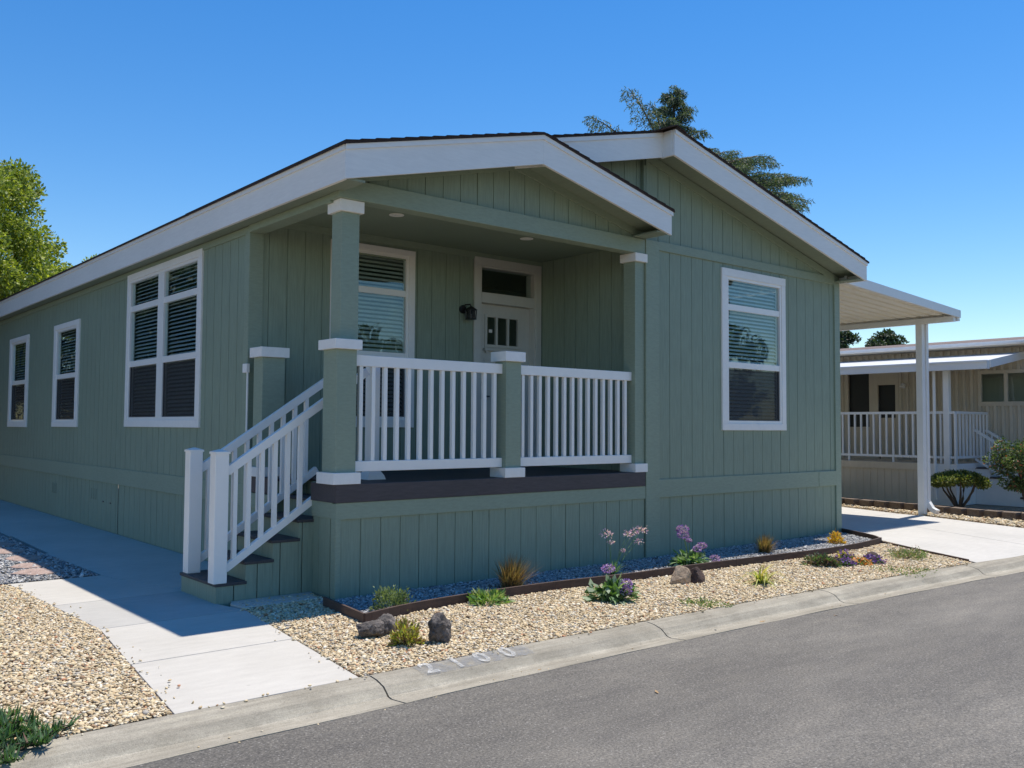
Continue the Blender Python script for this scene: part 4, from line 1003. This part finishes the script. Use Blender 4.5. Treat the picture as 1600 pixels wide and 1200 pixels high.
# society garlic
sg = thing('society_garlic', (2.72,-.62,0), 'strappy plant with tall thin stems of pale pink flowers behind the edging', 'flowering plant')
n = 150; D = rng.normal(0, 1, (n, 3)); D[:, 2] = np.abs(rng.normal(1.6, .5, n)); D[:, :2] *= .7
plantmesh('blades', [blades(np.zeros((n, 3)), D, .24*rng.uniform(.6, 1.2, n), .008, pal(n, [(.10,.22,.08), (.14,.28,.10), (.2,.32,.14)]), .35, 4)], M['leaf'], sg)
for hx, hy, hz, big in ((-.07,.0,.42,1.2), (.0,.02,.33,.4), (.22,.0,.40,.8), (.33,.02,.41,1), (.40,-.02,.43,1), (.38,.0,.31,.7), (.15,.0,.24,.3)):
    s = MB().tube([(hx*.05, hy, .0), (hx*.45, hy, hz*.55), (hx, hy, hz)], [.003, .0025, .002], 5); me = bpy.data.meshes.new('stem'); me.from_pydata(s.v, [], s.f); me.materials.append(paintg)
    o = bpy.data.objects.new('stem', me); COL.objects.link(o); o.parent = sg
    m = int(60*big)+8; d = rng.normal(0, 1, (m, 3)); P = np.array([hx, hy, hz])+d*np.array([.026,.026,.014])*big
    plantmesh('flower_head', [cards(P, d, .02, .012, pal(m, [(.62,.34,.60), (.70,.50,.70), (.75,.62,.75)]))], M['petal'], sg)
# variegated strap plant
sp_ = thing('strap_leaf_plant', (3.50,-1.80,0), 'yellow striped strap leaved plant arching over the tan gravel', 'plant')
n = 64; D = rng.normal(0, 1, (n, 3)); D[:, 2] = np.abs(rng.normal(1.35, .4, n)); D[:, :2] *= .95
plantmesh('blades', [blades(rng.normal(0, .02, (n, 3))*np.array([1,1,0]), D, (.46*rng.uniform(.55, 1.2, n)), .018, pal(n, [(.42,.44,.12), (.55,.52,.20), (.28,.34,.08), (.5,.4,.2)]), rng.uniform(.55, .85, n), 8)], M['leaf'], sp_)
# ice plant at the lower left corner of the yard
ip_ = thing('ice_plant', (-2.93,-2.03,0), 'sprawling green ice plant spilling over the curb at the yard corner', 'ground cover')
parts = []; s = MB()
for i in range(300):
    bx_, by_ = rng.uniform(-.70, .25), rng.uniform(-.45, .45)
    if bx_ > .24-.85*abs(by_+.09): continue
    if bx_ > .10-.85*abs(by_+.09) and rng.random() < .6: continue
    hh = max(.012, .19-.50*max(0, bx_+.25)-.20*abs(by_)); L_ = rng.uniform(.08, .18); a = rng.uniform(-.9, .9)+(-.2)
    p0 = np.array([bx_, by_, hh*rng.uniform(.2, 1)]); p1 = p0+np.array([math.cos(a)*L_, math.sin(a)*L_, rng.uniform(-.02, .05)])
    p1[2] = max(p1[2], .02)
    s.tube([tuple(p0), tuple((p0+p1)/2+np.array([0,0,.015])), tuple(p1)], [.005, .004, .003], 5)
    m = 22; tt = rng.uniform(0, 1, m)[:, None]; P = p0+(p1-p0)*tt; D = rng.normal(0, .7, (m, 3)); D[:, 2] = rng.uniform(.1, 1.1, m); D += (p1-p0)/L_*.4
    parts.append(blades(P, D, rng.uniform(.03, .055, m), .0115, pal(m, [(.045,.10,.045), (.07,.15,.055), (.15,.23,.08), (.035,.07,.035), (.30,.34,.12), (.16,.06,.04)], [30,28,9,24,3,4]), -.25, 3))
    P2 = P+rng.normal(0, .004, P.shape); parts.append(blades(P2, D+rng.normal(0, .2, D.shape), rng.uniform(.04, .08, m), .010, pal(m, [(.05,.12,.05), (.09,.19,.07)]), -.2, 3))
me = bpy.data.meshes.new('stems'); me.from_pydata(s.v, [], s.f); me.materials.append(M['bark']); o = bpy.data.objects.new('stems', me); COL.objects.link(o); o.parent = ip_
plantmesh('foliage', parts, M['leaf'], ip_)

# shrubs by the neighbour
def tree(name, loc, label, cat, trunk_paths, crown_pts, leaf, n, cols, w=None, scat=.35, group=None, aspect=.55, bark=None, droop=0, core=None):
    """crown_pts: clump centres (x,y,z,r) in local coordinates"""
    t = thing(name, loc, label, cat, group)
    s = MB()
    for path, rs in trunk_paths: s.tube(path, rs, 8)
    me = bpy.data.meshes.new('trunk'); me.from_pydata(s.v, [], s.f); me.materials.append(bark or M['bark']); o = bpy.data.objects.new('trunk', me); COL.objects.link(o); o.parent = t
    C = np.array(crown_pts, float); wt = C[:, 3]**2; k = rng.choice(len(C), n, p=wt/wt.sum())
    d = rng.normal(0, 1, (n, 3)); d /= np.linalg.norm(d, axis=1)[:, None]; rad = rng.uniform(0, 1, (n, 1))**.45
    P = C[k, :3]+d*rad*C[k, 3:4]*np.array([1,1,.8]); D = d+rng.normal(0, .7, (n, 3)); D[:, 2] -= droop
    tint = pal(n, cols, w, .28)
    plantmesh('crown', [cards(P, D, leaf*rng.uniform(.6, 1.35, n), leaf*aspect, tint)], M['leaf'], t); return t
# flat topped pruned shrub
cp = [(rng.uniform(-.40,.40), rng.uniform(-.45,.45), .56+rng.uniform(-.04,.06), .12) for _ in range(70)]
cp = [c for c in cp if (c[0]/.42)**2+(c[1]/.48)**2 < 1]; cp = [(x, y, z-.20*(x*x/.18+y*y/.23)*.5, r*(1-.25*(x*x/.18+y*y/.23))) for x, y, z, r in cp]
tp = []
for i in range(7):
    a = i*.9; e = (.28*math.cos(a), .32*math.sin(a)); tp.append(([(.03*math.cos(a), .03*math.sin(a), 0), (e[0]*.5+.03, e[1]*.5, .18), (e[0]*.7, e[1]*.8, .32), (e[0], e[1], .5)], [.026, .02, .016, .008]))
tree('topiary_shrub', (13.05,.56,.02), 'flat topped pruned shrub on twisted bare stems before the beige house', 'shrub', tp, cp, .042, 14000, [(.10,.15,.035), (.16,.20,.05), (.24,.24,.06), (.06,.09,.03)], scat=.3)
cp = [(rng.uniform(-.42,.42), rng.uniform(-.5,.5), rng.uniform(.45,1.22), rng.uniform(.12,.2)) for _ in range(70)]; cp = [c for c in cp if (c[0]/.45)**2+(c[1]/.52)**2+((c[2]-.92)/.5)**2 < 1.1]
tp = [([(0,0,0), (.05,.1,.3), (.12*math.cos(i*1.3), .2*math.sin(i*1.3), .9)], [.03,.022,.008]) for i in range(6)]
tree('photinia_shrub', (13.15,-.58,.02), 'glossy round shrub with reddish new leaves at the foot of the neighbour steps', 'shrub', tp, cp, .05, 9000, [(.05,.09,.035), (.09,.14,.05), (.14,.19,.08), (.32,.10,.05)], [34,30,20,6])

# ------------------------------------------------------------------ trees
def crown_cloud(cx, cy, cz, rx, ry, rz, k, r0, r1, seed):
    rs = np.random.default_rng(seed); out = []
    while len(out) < k:
        d = rs.normal(0, 1, 3); d /= np.linalg.norm(d); q = rs.uniform(.45, 1)**.5
        out.append((cx+d[0]*rx*q, cy+d[1]*ry*q, cz+d[2]*rz*q, rs.uniform(r0, r1)))
    return out
def limbs(h, crown, base_r, k=9):
    tp = [([(0,0,-.1), (.1,.05,h*.35), (-.05,.1,h*.65), (0,0,h*.9)], [base_r, base_r*.8, base_r*.5, base_r*.15])]
    for c in crown[::max(1, len(crown)//k)][:k]: tp.append(([(0,0,h*.3), (c[0]*.4, c[1]*.4, h*.3+(c[2]-h*.3)*.55), (c[0]*.9, c[1]*.9, c[2])], [base_r*.4, base_r*.25, .03]))
    return tp
YG = [(.19,.25,.04), (.27,.33,.05), (.38,.42,.08), (.09,.14,.03), (.46,.48,.16)]
cr = crown_cloud(0, 0, 6.3, 4.4, 4.4, 4.5, 170, .4, .85, 4)
tree('ash_tree', (.35,27.5,0), 'large sunlit yellow green leafy tree rising behind the long side roof', 'tree', limbs(10, cr, .3), cr, .135, 95000, YG, [30,30,20,12,6], aspect=.6)
cr = crown_cloud(0, 0, 8.3, 2.6, 2.6, 2.8, 60, .4, .8, 8)
tree('ash_tree', (11.2,48,0), 'top of a small pale green tree just showing over the long eave', 'tree', limbs(9, cr, .25), cr, .17, 16000, YG, [20,30,30,5,10], aspect=.6)

# deodar cedar with drooping sprays
ct = thing('cedar_tree', (21.3,14.,0), 'blue green drooping cedar rising behind the roof ridge', 'tree')
LIMB = [  # tip relative to trunk (x, y, z), start height, drooping
 (-4.5,-.3,11.5,9.6), (-3.6,.6,11.0,9.3), (-2.9,-.5,12.75,10.3), (-2.3,.4,11.6,10.0), (-1.6,-.3,12.6,10.9), (-1.0,.8,11.9,11.0), 
 (1.4,.3,11.9,10.8), (1.9,-.2,11.4,10.4), (2.2,.5,11.0,9.9), 
 (3.0,-.8,11.2,9.6), (4.0,-.3,11.5,9.0), (4.6,.6,11.0,8.9), (5.3,-.2,11.5,8.8), (5.9,.5,10.9,8.7), (6.6,-.5,11.4,8.5), (7.4,.2,11.9,8.4), (7.9,-.4,11.7,8.3), (8.3,.3,11.2,8.1), (8.0,-.2,10.6,7.9), (7.2,.4,10.4,7.8),
 (8.6,.1,10.0,7.4), (8.9,-.4,9.4,7.0), (9.3,.3,9.1,6.6), (8.2,.0,9.2,6.9), (7.6,.4,9.7,7.2), (6.0,-.6,10.0,7.8), (5.0,.4,10.2,8.1), (3.6,.2,10.4,8.5), (2.6,-.5,10.5,9.0),
 (2.4,.1,11.6,10.3), (3.4,.5,11.0,9.5), (4.4,.1,11.1,9.0), (5.4,.3,10.7,8.6), (6.6,.2,10.7,8.2), (7.0,-.3,11.5,8.3), (1.2,.6,11.3,10.2), (8.0,.1,9.7,7.2), (7.0,.1,9.6,7.3), (2.6,.2,12.0,10.6), (3.2,-.3,11.9,10.2), (4.0,.2,11.9,9.9), (4.8,.1,12.0,9.6), (5.6,-.2,12.2,9.5), (6.5,.2,12.2,9.2), (-3.8,.3,10.4,8.6), (-2.6,-.5,10.6,9.0), (-1.5,.4,11.0,9.8), (4.4,-1.4,9.4,7.4), (-2.0,1.5,9.5,8.), (2.,2.5,10,8.5), (1.,-3,9.5,8.), (-1.5,-3,9,7.6), (6.5,1.6,9.5,7.4)]
for q_ in range(24):
    z_ = 10.6+2.9*(q_+.5)/24; r_ = (13.75-z_)*.52*random.uniform(.7, 1.1)+.08; a_ = q_*2.4
    LIMB.append((r_*math.cos(a_), r_*math.sin(a_), z_+.05, z_-.12*r_))
for q_ in range(20):
    LIMB.append((random.uniform(2.5, 8.2), random.uniform(-1.2, 1.2), random.uniform(9.6, 10.9), random.uniform(7.6, 9.2)))
tb = MB().tube([(0,0,-.2), (.05,0,5), (0,.05,10), (.03,0,12.6), (.02,0,13.5)], [.42,.32,.16,.05,.015], 9)
SP, SD, SL_ = [], [], []
for (tx, ty, tz, z0) in LIMB:
    a = np.array([0,0,z0]); b = np.array([tx, ty, tz]); Ln = np.linalg.norm(b-a)
    ctrl = (a+b)/2+np.array([0,0,.16*Ln])
    nseg = 7; pts = [tuple((1-t)**2*a+2*t*(1-t)*ctrl+t*t*b) for t in np.linspace(0, 1, nseg)]
    tb.tube(pts, list(np.linspace(.012*Ln+.02, .010, nseg)), 5)
    ax = b-a; ax[2] *= .3; ax /= np.linalg.norm(ax); lat = np.array([-ax[1], ax[0], 0.])
    for t in np.linspace(.10, 1., int(18+Ln*7)):
        p = (1-t)**2*a+2*t*(1-t)*ctrl+t*t*b
        for sg in (-1, 1):
            if rng.random() < .12: continue
            dv = ax*rng.uniform(.4, 1.1)+lat*sg*rng.uniform(.5, 1.1)+np.array([0, 0, rng.uniform(-.1, .35)]); dv /= np.linalg.norm(dv)
            sl_ = (.22+.75*(1-t)**.7*min(1, Ln/5))*rng.uniform(.6, 1.25)
            k2 = max(3, int(sl_*9))
            for u in np.linspace(.1, 1, k2):
                q = p+dv*sl_*u+np.array([0, 0, -.38*sl_*u*u]); hl = rng.uniform(.10, .30)*(1.15-.4*u)
                hd = np.array([0, 0, -1.])+dv*rng.uniform(.2, .9)+rng.normal(0, .12, 3); hd /= np.linalg.norm(hd)
                for w_ in np.linspace(0, 1, 4):
                    SP.append(q+hd*hl*w_*.85); SD.append(hd+rng.normal(0, .42, 3)); SL_.append(rng.uniform(.07, .13))
                SP.append(q-dv*.05); SD.append(dv+rng.normal(0, .3, 3)); SL_.append(.11)
for q in range(900):      # leader
    z = rng.uniform(11.3, 13.75); r = .62*(13.85-z)/2.4+.03; a = rng.uniform(0, 6.28); SP.append(np.array([r*math.cos(a)*rng.uniform(.2,1), r*math.sin(a)*rng.uniform(.2,1), z])); SD.append(np.array([math.cos(a), math.sin(a), -.5])+rng.normal(0,.3,3)); SL_.append(.12)
me = bpy.data.meshes.new('trunk'); me.from_pydata(tb.v, [], tb.f); me.materials.append(M['bark']); o = bpy.data.objects.new('trunk', me); COL.objects.link(o); o.parent = ct
n = len(SP); plantmesh('crown', [cards(np.array(SP), np.array(SD), np.array(SL_)*1.25, .028, pal(n, [(.07,.11,.075), (.11,.155,.10), (.17,.20,.12), (.045,.07,.05), (.22,.20,.11)], [30,30,14,20,4]))], M['leaf'], ct)

DG = [(.030,.055,.030), (.045,.075,.04), (.06,.09,.045), (.02,.035,.022)]
cr = crown_cloud(0, 0, 9.0, 1.4, 1.45, 1.9, 46, .3, .7, 12)
tree('pine_tree', (80,40.9,0), 'dark round topped pine far off, nearest the green wall under the carport', 'tree', limbs(10, cr, .25), cr, .30, 5200, DG, group='far pines under the carport')
cr = crown_cloud(0, 0, 8.9, 1.4, 1.45, 1.8, 50, .3, .75, 15)
tree('pine_tree', (80,36.6,0), 'dark round topped pine far off, nearer the carport post', 'tree', limbs(10, cr, .25), cr, .30, 6000, DG, group='far pines under the carport')
# trees across the street and along the next lot (seen mirrored in the panes)
MG = [(.07,.12,.03), (.11,.17,.045), (.16,.22,.06), (.04,.07,.02)]
cr = crown_cloud(0, 0, 2.9, 2.0, 2.0, 1.7, 60, .35, .65, 21); tree('street_tree', (18.4,-10.6,0), 'leafy street tree across the road, mirrored in the front window', 'tree', limbs(4.6, cr, .22)+[([(.3,0,3), (.9,.2,5), (1.3,.2,6.4), (2.0,.2,7.6)], [.2,.16,.13,.08])], cr, .20, 7000, MG)
cr = crown_cloud(0, 0, 2.7, 1.9, 1.9, 1.5, 50, .3, .6, 22); tree('street_tree', (8.9,-11.6,0), 'leafy street tree across the road, mirrored in the porch window', 'tree', limbs(4.2, cr, .16), cr, .18, 6000, MG)
DK = [(.010,.024,.011), (.016,.034,.015), (.028,.05,.02), (.006,.014,.006)]
for i, (x, y, h) in enumerate(((-6.2,15.5,9.5), (-5.6,23,10), (-6.5,31,10.5), (-9.5,22,11), (-11,32,12))):
    cr = crown_cloud(0, 0, h*.52, 3.2, 4.2, h*.48, 110, .6, 1.1, 30+i); tree('lot_tree', (x,y,0), 'bushy dark green tree on the next lot, mirrored in the %s' % ('wide side window', 'middle side window', 'farther side window', 'upper side panes', 'farthest side pane')[i], 'tree', limbs(h, cr, .2), cr, .30, 15000, DK)

# ------------------------------------------------------------------ curb number, litter
def worn(name, col, thr, scale=40, hi=1.):
    m, nt, bs, out = newmat(name); bs.inputs['Base Color'].default_value = (*col, 1); bs.inputs['Roughness'].default_value = .8
    f = noise(nt, coords(nt), scale, 5, .75); a = ramp(nt, f, [(thr-.17, (0,0,0)), (thr+.17, (hi,hi,hi))])
    tr_ = N(nt, 'ShaderNodeBsdfTransparent'); mx = N(nt, 'ShaderNodeMixShader'); nt.links.new(a, mx.inputs[0]); nt.links.new(tr_.outputs[0], mx.inputs[1]); nt.links.new(bs.outputs[0], mx.inputs[2]); nt.links.new(mx.outputs[0], out.inputs[0]); return m
M['oldpatch'] = worn('worn_grey_blue_paint', (.25,.265,.29), .52, 9, .6); M['oldwhite'] = worn('worn_white_paint', (.68,.68,.66), .54, 22, .72)
cn = thing('curb_number', (-.30, yb(-.3)-.11, 0), 'worn white house number on a faded grey blue patch painted on the curb', 'painted number')
pm = MB(); xs_ = np.linspace(-.74, .14, 14)
for a, b in zip(xs_[:-1], xs_[1:]):
    for d0, d1 in ((-.02,-.06), (-.06,-.10), (-.10,-.14), (-.14,-.165)):
        pm.quad((a, yb(a)+d0, curbz(d0)+.006), (b, yb(b)+d0, curbz(d0)+.006), (b, yb(b)+d1, curbz(d1)+.006), (a, yb(a)+d1, curbz(d1)+.006))
pm.build('patch', M['oldpatch'], cn)
for ch, dx in zip('2100', (-.66, -.45, -.25, -.04)):
    cu = bpy.data.curves.new('digit', 'FONT'); cu.body = ch; cu.size = .19; cu.align_x = 'CENTER'; cu.offset = .006; cu.extrude = .0006
    tmp = bpy.data.objects.new('tmp', cu); COL.objects.link(tmp); bpy.context.view_layer.update(); dme = bpy.data.meshes.new_from_object(tmp.evaluated_get(bpy.context.evaluated_depsgraph_get())); bpy.data.objects.remove(tmp)
    o = bpy.data.objects.new('digit', dme); COL.objects.link(o); dme.materials.clear(); dme.materials.append(M['oldwhite']); o.parent = cn
    x = dx; d0 = -.152; ang = math.atan2(curbz(-.03)-curbz(-.15), .12)
    o.location = Vector((x, yb(x)+d0, curbz(d0)+.011))-world_of(cn); o.rotation_euler = (ang, 0, 0)
# dry leaves and twigs on the street edge
def dry(loc, s_, rz, label):
    me = bpy.data.meshes.new('fallen_leaf'); me.from_pydata([(-1,0,.1),(-.3,.38,.22),(.5,.3,.1),(1.1,0,.25),(.5,-.3,.18),(-.3,-.36,.05),(0,0,0)], [], [(0,1,6),(1,2,6),(2,3,6),(3,4,6),(4,5,6),(5,0,6)])
    o = link('fallen_leaf', me, M['dryleaf'], None); o.location = loc; o.scale = (s_,)*3; o.rotation_euler = (R(random.uniform(-8,8)), R(random.uniform(-8,8)), rz); tag(o, label, 'leaf', 'dry leaves on the street'); return o
M['dryleaf'] = paint('dry_leaf', (.42,.27,.13), .8, (1,1,1), 20, .2, .001, .25)
for x, y, s_, lb in ((.21,-3.35,.022,'pale dry leaf lying out on the asphalt below the dark rocks'), (.02,-2.55,.016,'brown curled leaf in the gutter beside the painted number'), (2.35,-2.60,.03,'long brown leaf in the gutter below the strap leaved plant'), (2.72,-2.45,.018,'yellow leaf in the gutter below the strap leaved plant'), (3.0,-2.85,.02,'tan leaf on the asphalt right of the gutter leaves'), (4.3,-2.60,.016,'small dark leaf in the gutter below the pansies')):
    dry((x, y, -.062 if y < -2.62 else -.066), s_, random.uniform(0, 3), lb)
